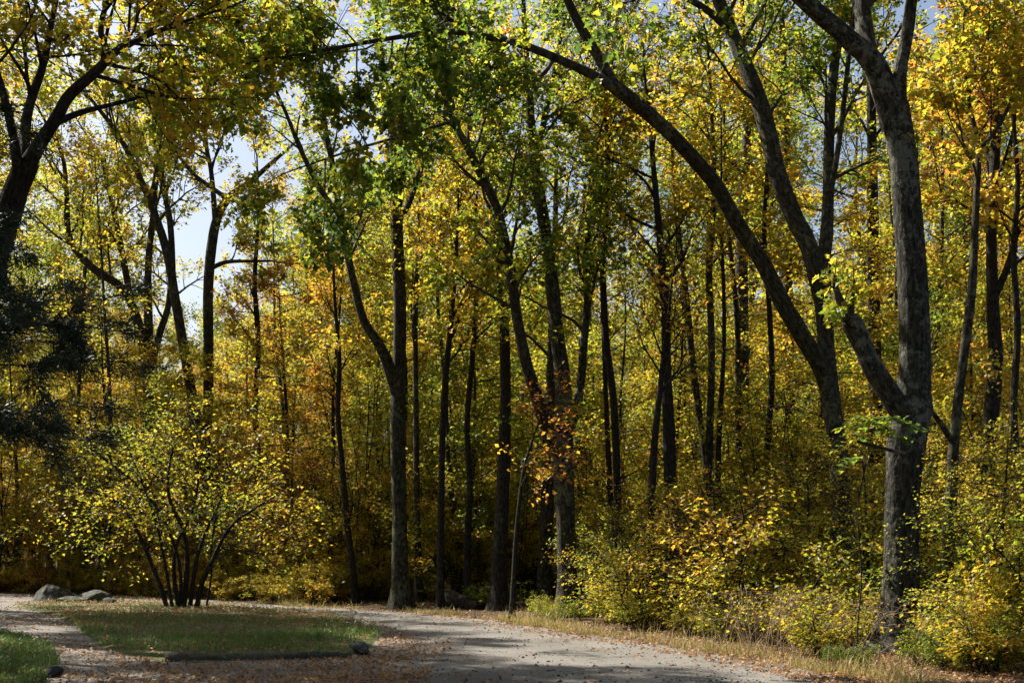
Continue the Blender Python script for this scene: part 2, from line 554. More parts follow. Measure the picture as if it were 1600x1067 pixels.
def mound(name, poly, h, mat, label, seed):
    rg = np.random.default_rng(seed)
    poly = np.array(poly, float)
    c = poly.mean(0)
    P2 = catmull(np.vstack([poly, poly[:1]]), 14)[:-1]
    P2 = P2 + rg.normal(0, 0.03, P2.shape)
    rings = np.array([1.0, 0.97, 0.92, 0.85, 0.75, 0.6, 0.45, 0.3, 0.15, 0.02])
    hh = np.array([-0.03, 0.025, 0.06, 0.08, 0.095, 0.105, 0.11, 0.11, 0.11, 0.11]) / 0.11 * h
    n = len(P2)
    vs = []
    for r, z in zip(rings, hh):
        q = c + (P2 - c) * r
        vs.append(np.column_stack([q, z + (0.02 * wav(q[:, 0], q[:, 1], 2.0) if r < 0.95 else 0 * q[:, 0])]))
    v = np.vstack(vs)
    i = np.arange(len(rings) - 1)[:, None] * n
    k = np.arange(n)[None]
    k2 = (k + 1) % n
    f = np.stack([i + k, i + k2, i + n + k2, i + n + k], -1).reshape(-1, 4)
    return obj(name, make_mesh(name, v, f, mat, None, True), kind='structure', label=label), P2

ISLE = [G(150, 1012), G(258, 1036), G(400, 1033), G(555, 1026), G(596, 1000), G(570, 982), G(530, 968), G(470, 958), G(400, 950), G(330, 945),
        G(200, 940.5), G(60, 943), G(20, 948), G(80, 962), G(120, 985)]
PATCH = [G(-60, 985), G(20, 995), G(70, 1012), G(92, 1035), G(78, 1058), G(40, 1082), G(-60, 1100), G(-140, 1040)]
isle_o, isle_poly = mound('grass_island', ISLE, 0.10, M['turf'], 'grassy leaf-covered island between the road and the side track', 3)
patch_o, patch_poly = mound('grass_verge', PATCH, 0.07, M['turf'], 'small patch of grass in the near left corner', 4)

def inside(poly, x, y):
    x1, y1 = poly[:, 0], poly[:, 1]
    x2, y2 = np.roll(x1, -1), np.roll(y1, -1)
    c = np.zeros(len(x), bool)
    for a, b, cc, d in zip(x1, y1, x2, y2):
        if b == d:
            continue
        m = ((b > y) != (d > y)) & (x < (cc - a) * (y - b) / (d - b) + a)
        c ^= m
    return c

def surf_h(x, y):
    z = ground_h(x, y)
    z = np.where(x < edge_x(y), np.maximum(z, 0.008), z)
    z = np.where(inside(isle_poly * 0.98 + isle_poly.mean(0) * 0.02, x, y), 0.095, z)
    z = np.where(inside(patch_poly * 0.98 + patch_poly.mean(0) * 0.02, x, y), 0.065, z)
    return z

def blades(name, x, y, z, hgt, wid, lean, rng, mat, hue, **props):
    N = len(x)
    a = rng.uniform(0, 2 * np.pi, N)
    b = rng.uniform(0, 2 * np.pi, N)
    w = wid * rng.uniform(0.6, 1.3, N) / 2
    ln = lean * hgt * rng.uniform(0.2, 1.3, N)
    u = np.column_stack([np.cos(a) * w, np.sin(a) * w, np.zeros(N)])
    base = np.column_stack([x, y, z - 0.01])
    d = np.column_stack([np.cos(b) * ln, np.sin(b) * ln, np.zeros(N)])
    mid = base + d * 0.3 + np.column_stack([0 * x, 0 * x, hgt * 0.6])
    tip = base + d + np.column_stack([0 * x, 0 * x, hgt])
    v = np.stack([base - u, base + u, mid + u * 0.7, tip, mid - u * 0.7], 1).reshape(-1, 3)
    k = (np.arange(N) * 5)[:, None, None]
    f = (np.array([[0, 1, 2], [0, 2, 4], [4, 2, 3]])[None] + k).reshape(-1, 3)
    o = obj(name, make_mesh(name, v, f, mat), **props)
    o.color = (hue, 0, 0, 1)
    return o

# grass on the island and the near patch
def scatter_poly(poly, n, rng, clump=1.3, thr=-0.1):
    lo, hi = poly.min(0), poly.max(0)
    x = rng.uniform(lo[0], hi[0], n)
    y = rng.uniform(lo[1], hi[1], n)
    k = inside(poly, x, y) & (wav(x, y, clump) + rng.normal(0, 0.35, n) > thr)
    return x[k], y[k]

x, y = scatter_poly(isle_poly, 150000, rng, 1.5, 0.22)
near = np.clip((30 - y) / 8, 0.12, 1)
k = rng.uniform(0, 1, len(x)) < near
x, y = x[k], y[k]
blades('grass', x, y, np.full(len(x), 0.09), rng.gamma(3.0, 0.027, len(x)) * (1 + .4 * wav(x, y, 2.2)), 0.013, 0.9, rng, M['grass'], 0.33, kind='stuff',
       label='short green grass on the island beside the road', category='grass')
x, y = scatter_poly(patch_poly, 30000, rng, 1.0, -0.9)
blades('grass', x, y, np.full(len(x), 0.06), rng.uniform(0.05, 0.15, len(x)), 0.014, 0.8, rng, M['grass'], 0.25, kind='stuff',
       label='bright green grass in the near left corner', category='grass')
# dry grass verge along the wood's edge
n = 12000
y = rng.uniform(14.5, 36, n)
d = np.abs(rng.normal(0, 0.36, n)) + 0.05 + 0.25 * wav(y, y * 0.3, 2.0)
x = edge_x(y) + d
k = (wav(x * 1.5, y * 1.5, 1.4) + rng.normal(0, 0.4, n)) > 0.0
x, y = x[k], y[k]
blades('dry_grass', x, y, ground_h(x, y), rng.gamma(2.2, 0.055, len(x)) * np.where(y > 28, 0.6, 1) * (1 + 0.5 * wav(x, y, 3)), 0.013, 0.7, rng, M['dry_grass'], 0.42, kind='stuff',
       label='straw-coloured dry grass verge along the far side of the road', category='grass')

# fallen leaves
n = 150000
y = 14.5 + 32 * rng.uniform(0, 1, n) ** 1.3
x = rng.uniform(-0.47, 0.42, n) * y
dE = x - edge_x(y)
dens = np.full(n, 0.02)
dens = np.where((dE > -0.75) & (dE < 3.0), 0.75, dens)
dens = np.where((dE <= -0.75) & (dE > -1.6), 0.10, dens)
dens = np.where(dE >= 3.0, 0.25, dens)
isl = inside(isle_poly, x, y)
dens = np.where(isl, np.clip((y - 22) / 6, 0.3, 1.0), dens)
dens = np.where(inside(patch_poly, x, y), 0.10, dens)
fg = (~isl) & (dE < -1.5) & (y < 22) & (x < -1.0)
dens = np.where(fg, 0.5 + 0.35 * wav(x, y, 1.6), dens)
rim = (~isl) & inside(isle_poly.mean(0) + (isle_poly - isle_poly.mean(0)) * 1.16, x, y)
dens = np.where(rim, 0.75, dens)
trk = (~isl) & (x < -4.5) & (y > 21)
dens = np.where(trk, 0.3 + 0.35 * wav(x, y, 1.2), dens)
k = rng.uniform(0, 1, n) < dens * (0.8 + 0.4 * wav(x, y, 2.6))
x, y = x[k], y[k]
pos = np.column_stack([x, y, surf_h(x, y) + rng.uniform(0.006, 0.035, len(x))])
o = obj('fallen_leaves', leaves_mesh('fallen_leaves', pos, 0.056, rng, M['litter'], tilt=0.6), kind='stuff',
        label='brown and tan fallen leaves scattered over the ground', category='fallen leaves')
o.color = (0.40, 0, 0, 1)

# loose stones on the road
n = 5200
y = 14.5 + 28 * rng.uniform(0, 1, n) ** 1.6
x = rng.uniform(-.45, .3, n) * y
k = (x < edge_x(y)) & ~inside(isle_poly, x, y)
x, y = x[k], y[k]
sz = .006 + .02 * rng.uniform(0, 1, len(x)) ** 4
oct_v = np.array([[1, 0, 0], [0, 1, 0], [-1, 0, 0], [0, -1, 0], [0, 0, .7], [0, 0, -.7]])
oct_f = np.array([[0, 1, 4], [1, 2, 4], [2, 3, 4], [3, 0, 4], [1, 0, 5], [2, 1, 5], [3, 2, 5], [0, 3, 5]])
v = np.column_stack([x, y, .008 + sz * .4])[:, None] + sz[:, None, None] * (oct_v[None] * rng.uniform(.6, 1.4, (len(x), 6, 1)))
f = oct_f[None] + (np.arange(len(x)) * 6)[:, None, None]
obj('gravel', make_mesh('gravel', v.reshape(-1, 3), f.reshape(-1, 3), M['rock']), kind='stuff', label='loose small stones on the road', category='gravel')

# ------------------------------------------------------------------ hero trees traced as limbs
def limb_pts(pts, Z, per=6):
    A = np.array([(*P(p[0], p[1], Z + (p[3] if len(p) > 3 else 0)), p[2] / 2 / F * (Z + (p[3] if len(p) > 3 else 0))) for p in pts])
    C = catmull(A, per)
    return C[:, :3], np.maximum(C[:, 3], 0.006)

def hero(name, label, cat, Z, mat, trunk, limbs, hue=0.4, leaf=0.12, lobed=False, per=9, seed=1, sprigs=0, spread=0.06, base=None, group=None, sides=18, spec=None, ridge=0, slimmer=1.0):
    trunk = [(p[0], p[1], p[2] * slimmer, *p[3:]) for p in trunk]
    limbs = [([(p[0], p[1], p[2] * slimmer, *p[3:]) for p in L[0]], *L[1:]) for L in limbs]
    """trunk: [(px, py, width px[, depth offset])]; limbs: list of (points, branch count, from t, (L0, L1), level, up)."""
    rg = np.random.default_rng(seed)
    b = base if base is not None else (float((trunk[0][0] - 800) / F * Z), Z, 0.0)
    root = thing(name, label, cat, b, group)
    B = np.array(b)
    g = Grower(rg)
    pts, rad = limb_pts(trunk, Z, 26 if ridge else 10)
    pts = pts - B
    if pts[0][2] > -0.05:                                   # run the trunk down into the ground
        n = max(2, int(pts[0][2] / 0.3) + 1)
        zz = np.linspace(-0.08, pts[0][2], n, endpoint=False)
        ext = np.column_stack([np.full(n, pts[0][0]), np.full(n, pts[0][1]), zz])
        pts = np.vstack([ext, pts])
        rad = np.concatenate([np.full(n, rad[0]), rad])
    t = Tubes()
    t.add(pts, rad, 60 if ridge else sides, rg, rough=0.02 if ridge else 0.028, flare=0.55, ridges=ridge)
    trunk_o = obj('trunk', t.mesh('trunk', mat), root)
    S = spec or {}
    for L in limbs:
        lp, cnt, t0, LL, lvl, up = L[:6]
        cap = len(L) > 6 and L[6]
        rl = ridge if lp[0][2] > 18 else 0
        q, r = limb_pts(lp, Z, 16 if rl else 7)
        q = q - B
        t = Tubes()
        t.add(q, r, 40 if rl else (14 if r[0] > 0.12 else 9), rg, rough=0.02 if r[0] > 0.08 else 0.015, cap=cap, ridges=rl)
        obj('limb', t.mesh('limb', mat), trunk_o)
        for k in range(cnt):
            tt = t0 + (1 - t0) * (k + rg.uniform(0, 1)) / cnt
            j = min(int(tt * (len(q) - 1)), len(q) - 2)
            d = side_dir(q[j + 1] - q[j], rg.uniform(0.5, 1.2), rg)
            d = unit(d + np.array([0, 0, 0.15]))
            g.branch(q[j], d, rg.uniform(*LL), min(max(r[j] * 0.5, 0.012), 0.05), lvl, up, **S)
        if cnt:
            g.branch(q[-1], unit(q[-1] - q[-2]), LL[1] * 0.8, max(r[-1], 0.012), lvl, up, **S)
    for k in range(sprigs):                                 # leafy sprouts on the trunk
        j = rg.integers(int(len(pts) * 0.35), len(pts) - 1)
        a = rg.uniform(0, 6.28)
        g.branch(pts[j], unit(np.array([math.cos(a), math.sin(a), 0.3])), rg.uniform(0.6, 1.3), 0.012, 1, 0.05)
    if g.tw:
        q, ax = g.twigs(per, spread, 2 if lobed and Z < 27 else 1)
        print(label[:40], len(q))
        obj('branches', g.t.mesh('branches', M['bark_twig'] if mat is not M['bark_dark'] else mat), root, kind='stuff')
        c = obj('crown', leaves_mesh('crown', q, leaf, rg, M['leaf'], lobed, axis=ax), root, kind='stuff')
        c.color = (hue, 0, 0, 1)
    return root

R = []
# right-hand lichened oak
R.append(hero('oak_tree', 'stout lichen-grey oak with a sawn-off stub, nearest trunk on the right', 'tree', 19.3, M['bark_lichen'],
     [(1402, 1022, 92), (1404, 985, 68), (1408, 900, 62), (1410, 800, 59), (1412, 750, 60), (1416, 690, 68), (1424, 640, 64), (1430, 560, 54),
      (1426, 450, 52), (1420, 350, 50), (1412, 250, 48), (1396, 165, 52)],
     [([(1398, 200, 46, .0), (1370, 108, 40, -.2), (1322, 58, 33, -.5), (1272, 15, 30, -.8), (1225, -30, 28, -1.2), (1150, -110, 24, -2), (1050, -190, 18, -3), (930, -250, 12, -4)], 10, .7, (1.6, 3.0), 2, .0),
      ([(1396, 190, 40, 0), (1366, 110, 32, .3), (1352, 50, 30, .6), (1346, -20, 28, .8), (1352, -150, 22, 1.2), (1330, -300, 12, 1.6)], 9, .5, (1.5, 2.8), 2, .05),
      ([(1404, 200, 34, 0), (1406, 120, 24, -.2), (1416, 60, 22, -.3), (1426, -10, 20, -.5), (1450, -120, 16, -1), (1500, -230, 10, -1.5)], 9, .55, (1.5, 2.8), 2, .05),
      ([(1420, 660, 44, 0), (1388, 612, 38, -.2), (1364, 575, 35, -.4), (1348, 540, 33, -.45), (1335, 512, 36, -.5), (1329, 500, 33, -.52), (1326, 495, 22, -.53)], 4, .6, (.4, .8), 1, .1, True),
      ([(1416, 710, 8, -.3), (1380, 700, 6, -.9), (1340, 690, 5, -1.4)], 0, .9, (.4, .8), 1, .1)],
     hue=0.30, leaf=0.11, lobed=True, per=7, seed=21, sides=30, ridge=22, slimmer=.87, base=(float((1402 - 800) / F * 19.3), 19.3, 0.1)))
# the arching oak
R.append(hero('oak_tree', 'oak with a long limb arching left over the road', 'tree', 26.0, M['bark_oak'],
     [(1318, 950, 44), (1316, 880, 38), (1315, 800, 38), (1309, 700, 36), (1300, 640, 36), (1292, 560, 32), (1286, 480, 32), (1274, 425, 34)],
     [([(1304, 660, 30, 0), (1286, 585, 33, -.2), (1256, 530, 33, -.5), (1221, 470, 33, -.8), (1190, 410, 31, -1), (1152, 350, 30, -1.3), (1120, 292, 29, -1.6), (1085, 250, 28, -2),
        (1045, 207, 27, -2.4), (1000, 167, 27, -2.8), (958, 134, 27, -3.2)], 0, .6, (1.0, 1.8), 2, .05),
      ([(965, 140, 22, -3.2), (930, 120, 19, -3.6), (880, 96, 17, -4.3), (820, 72, 15, -5.2), (760, 58, 13, -6), (690, 50, 11, -7), (600, 62, 9, -8), (500, 80, 6, -8.6), (400, 96, 4, -9)], 24, .42, (0.8, 1.6), 2, -.03),
      ([(958, 134, 25, -3.2), (938, 95, 20, -3.3), (914, 55, 18, -3.4), (890, 8, 16, -3.6), (874, -40, 15, -3.8), (860, -140, 12, -4), (820, -260, 8, -4.4)], 6, .68, (1.2, 2.2), 2, .03),
      ([(866, 92, 9, -4.5), (846, 118, 9, -4.8), (800, 148, 8, -5.3), (740, 178, 7, -6), (660, 204, 6, -7), (560, 232, 5, -7.8), (470, 262, 3, -8.4)], 9, .3, (.6, 1.2), 2, -.02),
      ([(1280, 440, 32, 0), (1262, 382, 34, .1), (1240, 338, 34, .2), (1215, 270, 33, .3), (1198, 200, 33, .4), (1180, 140, 31, .5), (1155, 80, 28, .7), (1135, 30, 25, .9), (1110, -30, 22, 1.1), (1060, -160, 16, 1.6), (1000, -280, 9, 2)], 9, .35, (1.2, 2.3), 2, .03),
      ([(1150, 60, 16, .7), (1110, 20, 14, .5), (1060, -10, 12, .3), (980, -50, 9, 0), (900, -70, 6, -.3)], 8, .3, (1.2, 2.2), 2, .03),
      ([(1278, 430, 28, 0), (1290, 380, 26, .4), (1294, 300, 21, .7), (1296, 200, 20, .9), (1304, 100, 18, 1.1), (1318, 10, 16, 1.3), (1330, -160, 11, 1.7)], 8, .3, (1.2, 2.2), 2, .05),
      ([(1298, 300, 13, .6), (1310, 230, 11, .5), (1322, 130, 10, .4), (1330, 60, 9, .4), (1350, -60, 6, .3)], 3, .5, (.8, 1.6), 2, .05)],
     hue=0.24, leaf=0.095, lobed=True, per=10, seed=22, sides=22, ridge=18, slimmer=.8))
# centre tree, divided trunk
R.append(hero('maple_tree', 'straight dark tree at the road bend, dividing into a slim left stem', 'tree', 33.4, M['bark_oak'],
     [(627, 952, 42), (625, 900, 31), (624, 800, 30), (622, 700, 29), (622, 620, 30), (624, 560, 26), (625, 480, 24), (622, 400, 24), (620, 330, 24), (618, 262, 20), (612, 200, 16), (600, 120, 12), (590, 40, 9), (585, -60, 6)],
     [([(620, 620, 22, 0), (606, 568, 22, -.2), (590, 535, 19, -.4), (568, 500, 16, -.6), (552, 440, 15, -.7), (540, 380, 14, -.8), (531, 330, 13, -1), (520, 260, 11, -1.1), (508, 200, 10, -1.2), (504, 140, 8, -1.3), (500, 60, 6, -1.4)], 14, .45, (1.2, 2.4), 2, .05),
      ([(536, 345, 10, -.9), (500, 295, 10, -1.2), (470, 235, 9, -1.6), (448, 180, 7, -1.9), (430, 138, 6, -2.2), (410, 70, 4, -2.4)], 9, .3, (1.0, 2.0), 2, .05),
      ([(622, 345, 14, 0), (640, 315, 12, .3), (655, 270, 11, .5), (672, 235, 9, .7), (692, 195, 7, .9), (720, 120, 5, 1.2)], 8, .4, (1.2, 2.4), 2, .05),
      ([(618, 262, 14, 0), (628, 200, 12, .5), (640, 120, 10, .9), (655, 30, 7, 1.3)], 8, .2, (1.2, 2.4), 2, .05)],
     hue=0.40, leaf=0.11, per=11, seed=23, slimmer=.82))
# centre right forked tree
R.append(hero('maple_tree', 'forked tree with leafy sprouts at the road edge, right of centre', 'tree', 28.8, M['bark_oak'],
     [(886, 966, 50), (887, 930, 36), (886, 880, 33), (884, 800, 33), (880, 725, 38), (876, 690, 44), (881, 640, 32), (878, 580, 27), (870, 520, 25), (862, 440, 23), (854, 380, 21), (845, 320, 22), (834, 260, 20), (830, 200, 16), (826, 130, 12), (820, 50, 9), (815, -60, 6)],
     [([(872, 705, 30, 0), (852, 660, 23, -.2), (836, 610, 21, -.4), (820, 560, 20, -.6), (808, 500, 18, -.7), (800, 440, 18, -.8), (790, 380, 17, -1), (774, 320, 16, -1.1), (750, 270, 15, -1.3), (726, 222, 12, -1.5), (705, 180, 9, -1.7), (680, 110, 6, -2)], 16, .35, (1.0, 2.0), 2, .03),
      ([(890, 670, 20, 0), (905, 615, 15, .3), (912, 540, 14, .5), (918, 470, 13, .6), (916, 400, 11, .8), (925, 320, 8, 1), (935, 220, 5, 1.2)], 9, .35, (1.0, 2.0), 2, .05),
      ([(836, 275, 13, 0), (846, 210, 11, .3), (862, 130, 9, .5), (880, 40, 6, .8)], 7, .2, (1.0, 2.2), 2, .05)],
     hue=0.30, leaf=0.10, lobed=True, per=11, seed=24, sprigs=26, slimmer=.9))
# two trees at left
R.append(hero('oak_tree', 'tall oak in the left wood whose crooked limb bends far left', 'tree', 46.0, M['bark_oak'],
     [(234, 900, 24), (234, 760, 20), (234, 660, 19), (231, 570, 22), (232, 490, 16), (232, 410, 13), (240, 330, 11), (246, 240, 9)],
     [([(230, 570, 20, 0), (214, 500, 18, -.4), (192, 452, 16, -.8), (140, 415, 14, -1.2), (108, 370, 12, -1.4), (104, 300, 9, -1.5), (96, 240, 7, -1.6), (60, 170, 4, -1.8)], 12, .35, (1.3, 2.6), 2, .05),
      ([(206, 480, 13, -.6), (188, 380, 11, -.4), (175, 320, 9, -.2), (160, 250, 7, 0)], 8, .2, (1.3, 2.6), 2, .05),
      ([(234, 580, 14, 0), (250, 520, 13, .3), (264, 470, 11, .6), (268, 380, 9, .8)], 4, .5, (1.2, 2.2), 2, .05)],
     hue=0.43, leaf=0.13, per=13, seed=25, slimmer=.85))
R.append(hero('oak_tree', 'oak with two trunks in a narrow V in the left wood', 'tree', 44.0, M['bark_oak'],
     [(322, 900, 30), (320, 780, 26), (318, 690, 26), (325, 640, 19), (326, 560, 19), (325, 480, 19), (328, 410, 19), (337, 350, 18), (355, 312, 15), (390, 285, 11), (430, 250, 8), (470, 215, 4)],
     [([(318, 690, 22, 0), (306, 650, 20, -.2), (295, 590, 19, -.4), (276, 480, 18, -.7), (262, 400, 17, -.9), (240, 330, 14, -1.1), (215, 270, 12, -1.4), (190, 220, 10, -1.6), (150, 165, 7, -2), (110, 120, 4, -2.2)], 12, .5, (1.4, 2.8), 2, .05),
      ([(270, 440, 13, -.8), (266, 350, 12, -.6), (255, 290, 11, -.4), (245, 210, 9, -.2), (250, 130, 6, 0), (255, 50, 4, .2)], 9, .3, (1.4, 2.8), 2, .05),
      ([(337, 352, 12, 0), (330, 270, 9, .2), (322, 225, 8, .4), (320, 150, 5, .6)], 8, .3, (1.3, 2.5), 2, .05),
      ([(328, 420, 9, 0), (352, 410, 8, -.3), (385, 408, 6, -.6), (425, 408, 4, -.9)], 3, .4, (.8, 1.6), 2, .05),
      ([(355, 312, 12, 0), (340, 300, 9, .5), (300, 270, 7, 1.0), (270, 230, 5, 1.5)], 6, .3, (1.2, 2.2), 2, .05)],
     hue=0.46, leaf=0.13, per=12, seed=26, slimmer=.82))
# near dark tree on the left edge
R.append(hero('oak_tree', 'dark oak leaning in from the left edge, its limbs against the sky', 'tree', 16.0, M['bark_dark'],
     [(-110, 1052, 74), (-95, 950, 56), (-70, 800, 52), (-48, 600, 50), (-22, 460, 48), (2, 375, 46), (20, 312, 46), (44, 252, 44)],
     [([(36, 270, 36, 0), (62, 225, 28, -.2), (88, 185, 24, -.4), (108, 150, 22, -.5), (150, 112, 19, -.7), (176, 85, 16, -.9), (205, 68, 13, -1.1), (250, 48, 9, -1.4), (330, 20, 5, -1.8)], 11, .45, (.7, 1.4), 2, .0),
      ([(172, 90, 13, -.9), (158, 55, 12, -.8), (164, 15, 10, -.8), (190, -40, 8, -.9), (240, -110, 5, -1)], 6, .3, (.7, 1.4), 2, .03),
      ([(36, 275, 30, 0), (38, 220, 22, .3), (46, 165, 19, .5), (68, 100, 15, .7), (80, 40, 12, .9), (100, -60, 8, 1.1)], 8, .4, (.8, 1.5), 2, .03),
      ([(30, 290, 22, 0), (20, 210, 18, -.3), (0, 130, 15, -.6), (-30, 40, 11, -1), (-50, -60, 7, -1.3)], 7, .4, (.8, 1.5), 2, .03),
      ([(80, 195, 16, -.3), (130, 175, 11, .1), (190, 160, 8, .5), (260, 140, 6, .9), (340, 110, 3, 1.3)], 6, .4, (.6, 1.1), 2, .0)],
     hue=0.48, leaf=0.078, lobed=True, per=8, seed=27, slimmer=.8))
# slim trees and saplings along the wood's edge
def slim(name, label, Z, mat, trunk, hue, seed, cnt=10, t0=.45, L=(.8, 1.8), lvl=2, limbs=(), leaf=.12, per=8, up=.03):
    return hero(name, label, 'tree', Z, mat, trunk, [(trunk[-4:], cnt, 0, L, lvl, up)] + list(limbs), hue=hue, leaf=leaf, per=per, seed=seed, sides=12)

slim('slender_tree', 'slender leaning sapling just right of the stout lichened oak', 20.0, M['bark_oak'],
     [(1464, 1010, 26), (1468, 960, 22), (1480, 880, 20), (1486, 790, 18), (1490, 700, 17), (1500, 600, 15), (1512, 510, 15), (1520, 430, 13), (1526, 300, 10), (1528, 230, 9), (1512, 150, 6), (1505, 60, 4)],
     .55, 31, 9, limbs=[([(1488, 690, 10, 0), (1470, 662, 9, -.2), (1450, 635, 6, -.4)], 0, .5, (.4, .7), 1, .0),
                        ([(1528, 235, 8, 0), (1555, 205, 7, .2), (1580, 160, 6, .4), (1610, 110, 4, .6)], 8, .2, (.8, 1.5), 2, .05)])
slim('slender_tree', 'crooked dark tree behind the leaning sapling at the right edge', 27.0, M['bark_dark'],
     [(1535, 960, 28), (1538, 800, 25), (1545, 690, 24), (1556, 570, 23), (1552, 480, 19), (1549, 350, 16), (1557, 200, 14), (1556, 80, 10), (1560, -40, 6)], .62, 32, 16, L=(1.2, 2.4), lvl=2,
     limbs=[([(1552, 470, 12, 0), (1580, 400, 10, -.3), (1595, 320, 9, -.5), (1620, 220, 6, -.8)], 9, .2, (1, 2), 2, .05)])
slim('slender_tree', 'straight grey trunk standing in the thicket left of the arching oak', 37.0, M['bark_lichen'],
     [(1160, 930, 26), (1160, 800, 23), (1161, 650, 21), (1160, 560, 21), (1158, 430, 20), (1162, 300, 16), (1168, 160, 12), (1160, 30, 8), (1160, -60, 5)], .5, 33, 12, L=(1.4, 2.6), lvl=2)
slim('slender_tree', 'reddish-brown straight trunk seen through the arching limb', 35.0, M['bark_brown'],
     [(1238, 920, 20), (1236, 700, 17), (1232, 560, 17), (1230, 400, 16), (1228, 250, 14), (1225, 120, 11), (1220, 0, 8), (1215, -90, 5)], .45, 34, 12, L=(1.4, 2.6), lvl=2)
slim('slender_tree', 'dark trunk wrapped in leaves, between the forked tree and the arching oak', 28.5, M['bark_dark'],
     [(1055, 968, 30), (1054, 900, 25), (1050, 800, 22), (1046, 700, 20), (1042, 600, 17), (1040, 480, 14), (1030, 360, 11), (1020, 250, 8), (1012, 150, 5)], .5, 35, 12, L=(1.0, 2.0), lvl=2)
slim('twiggy_sapling', 'half-bare twiggy sapling right of the forked tree', 26.5, M['bark_dark'],
     [(1016, 972, 16), (1017, 900, 13), (1018, 800, 12), (1022, 700, 11), (1030, 620, 9), (1036, 560, 7), (1044, 500, 5), (1050, 440, 3)], .6, 36, 16, L=(.8, 1.6), lvl=2, per=1, up=.08)
slim('slender_tree', 'straight dark trunk left of the forked tree, close to the road', 31.5, M['bark_dark'],
     [(780, 957, 34), (780, 900, 25), (781, 860, 23), (786, 760, 21), (789, 680, 19), (790, 600, 17), (786, 480, 14), (776, 360, 11), (770, 240, 8), (765, 140, 4)], .52, 37, 12, L=(1.0, 2.0), lvl=2)
slim('slender_tree', 'dark trunk almost touching the forked tree on its left', 34.0, M['bark_oak'],
     [(853, 948, 27), (853, 870, 23), (855, 780, 21), (858, 680, 18), (862, 560, 15), (866, 440, 12), (868, 330, 8), (870, 220, 5)], .5, 38, 10, L=(1.2, 2.2), lvl=2)
slim('slender_tree', 'thin dark pole tree midway between the two centre trees', 32.5, M['bark_dark'],
     [(688, 950, 13), (688, 860, 11), (690, 760, 10), (692, 660, 10), (698, 570, 9), (706, 490, 8), (712, 410, 6), (716, 330, 4)], .53, 39, 12, L=(.9, 1.8), lvl=2)
slim('slender_tree', 'thin pole tree right beside the bend tree', 35.0, M['bark_oak'],
     [(655, 945, 14), (653, 860, 11), (651, 760, 10), (650, 660, 9), (649, 560, 8), (650, 460, 7), (654, 370, 5), (656, 300, 3)], .53, 40, 10, L=(.9, 1.8), lvl=2)
slim('slender_tree', 'pale trunk pair leaning right behind the forked tree', 42.0, M['bark_lichen'],
     [(905, 900, 22), (908, 700, 20), (912, 560, 19), (918, 420, 18), (920, 320, 17), (934, 240, 14), (948, 150, 10), (960, 60, 6)], .48, 41, 14, L=(1.4, 2.8), lvl=2,
     limbs=[([(914, 520, 14, .3), (930, 400, 13, .8), (940, 300, 11, 1.2), (950, 200, 8, 1.6)], 8, .3, (1.4, 2.6), 2, .05)])
slim('slender_tree', 'dark trunk just left of the stout oak stem, partly hidden by it', 33.0, M['bark_dark'],
     [(1368, 930, 26), (1368, 700, 23), (1366, 500, 20), (1364, 350, 18), (1362, 200, 14), (1360, 60, 10), (1360, -60, 6)], .34, 42, 12, L=(1.4, 2.6), lvl=2)
slim('red_leaved_sapling', 'sapling with orange-red leaves beside the forked trunk', 27.8, M['bark_dark'],
     [(800, 968, 9), (803, 900, 8), (806, 840, 7), (812, 780, 6), (818, 735, 5), (828, 700, 4), (838, 670, 3)], .71, 43, 6, L=(.7, 1.3), lvl=2, leaf=.10, per=4, up=.0)

slim('slender_tree', 'thin crooked stem rising left of the straight tree at the bend', 35.5, M['bark_dark'],
     [(556, 945, 12), (550, 880, 10), (541, 800, 10), (534, 720, 9), (528, 640, 8), (530, 560, 7), (524, 480, 5), (520, 400, 3)], .55, 51, 8, L=(.8, 1.6), lvl=2, per=6)
slim('slender_tree', 'thin dark stem right of the forked tree, reaching high into the leaves', 30.0, M['bark_dark'],
     [(968, 960, 15), (966, 860, 13), (964, 740, 12), (958, 620, 12), (946, 520, 11), (942, 400, 10), (950, 280, 8), (946, 160, 6), (950, 60, 4)], .5, 52, 10, L=(.9, 1.8), lvl=2, per=6)
slim('slender_tree', 'thin straight stem between the leaf-wrapped trunk and the straight grey trunk', 30.5, M['bark_oak'],
     [(1106, 955, 15), (1105, 840, 13), (1108, 700, 12), (1112, 560, 11), (1108, 420, 10), (1116, 300, 8), (1112, 180, 6), (1106, 80, 4)], .52, 53, 9, L=(.9, 1.8), lvl=2, per=6)
slim('slender_tree', 'thin wavy stem just left of the reddish-brown trunk', 31.0, M['bark_dark'],
     [(1200, 955, 12), (1204, 840, 11), (1198, 720, 10), (1206, 600, 9), (1202, 480, 8), (1194, 360, 7), (1200, 240, 5), (1196, 150, 3)], .5, 54, 9, L=(.8, 1.6), lvl=2, per=6)
slim('slender_tree', 'thin stem between the thin dark pole tree and the straight roadside trunk', 34.0, M['bark_dark'],
     [(732, 948, 13), (730, 860, 11), (734, 760, 10), (730, 660, 9), (738, 560, 8), (744, 460, 7), (742, 360, 5), (748, 270, 3)], .48, 55, 9, L=(.8, 1.6), lvl=2, per=6)
slim('slender_tree', 'leaning thin stem crossing behind the arching limb', 32.0, M['bark_oak'],
     [(1130, 950, 14), (1122, 840, 12), (1100, 700, 11), (1084, 580, 10), (1072, 460, 9), (1058, 340, 7), (1050, 230, 5), (1046, 150, 3)], .52, 56, 9, L=(.8, 1.6), lvl=2, per=6)
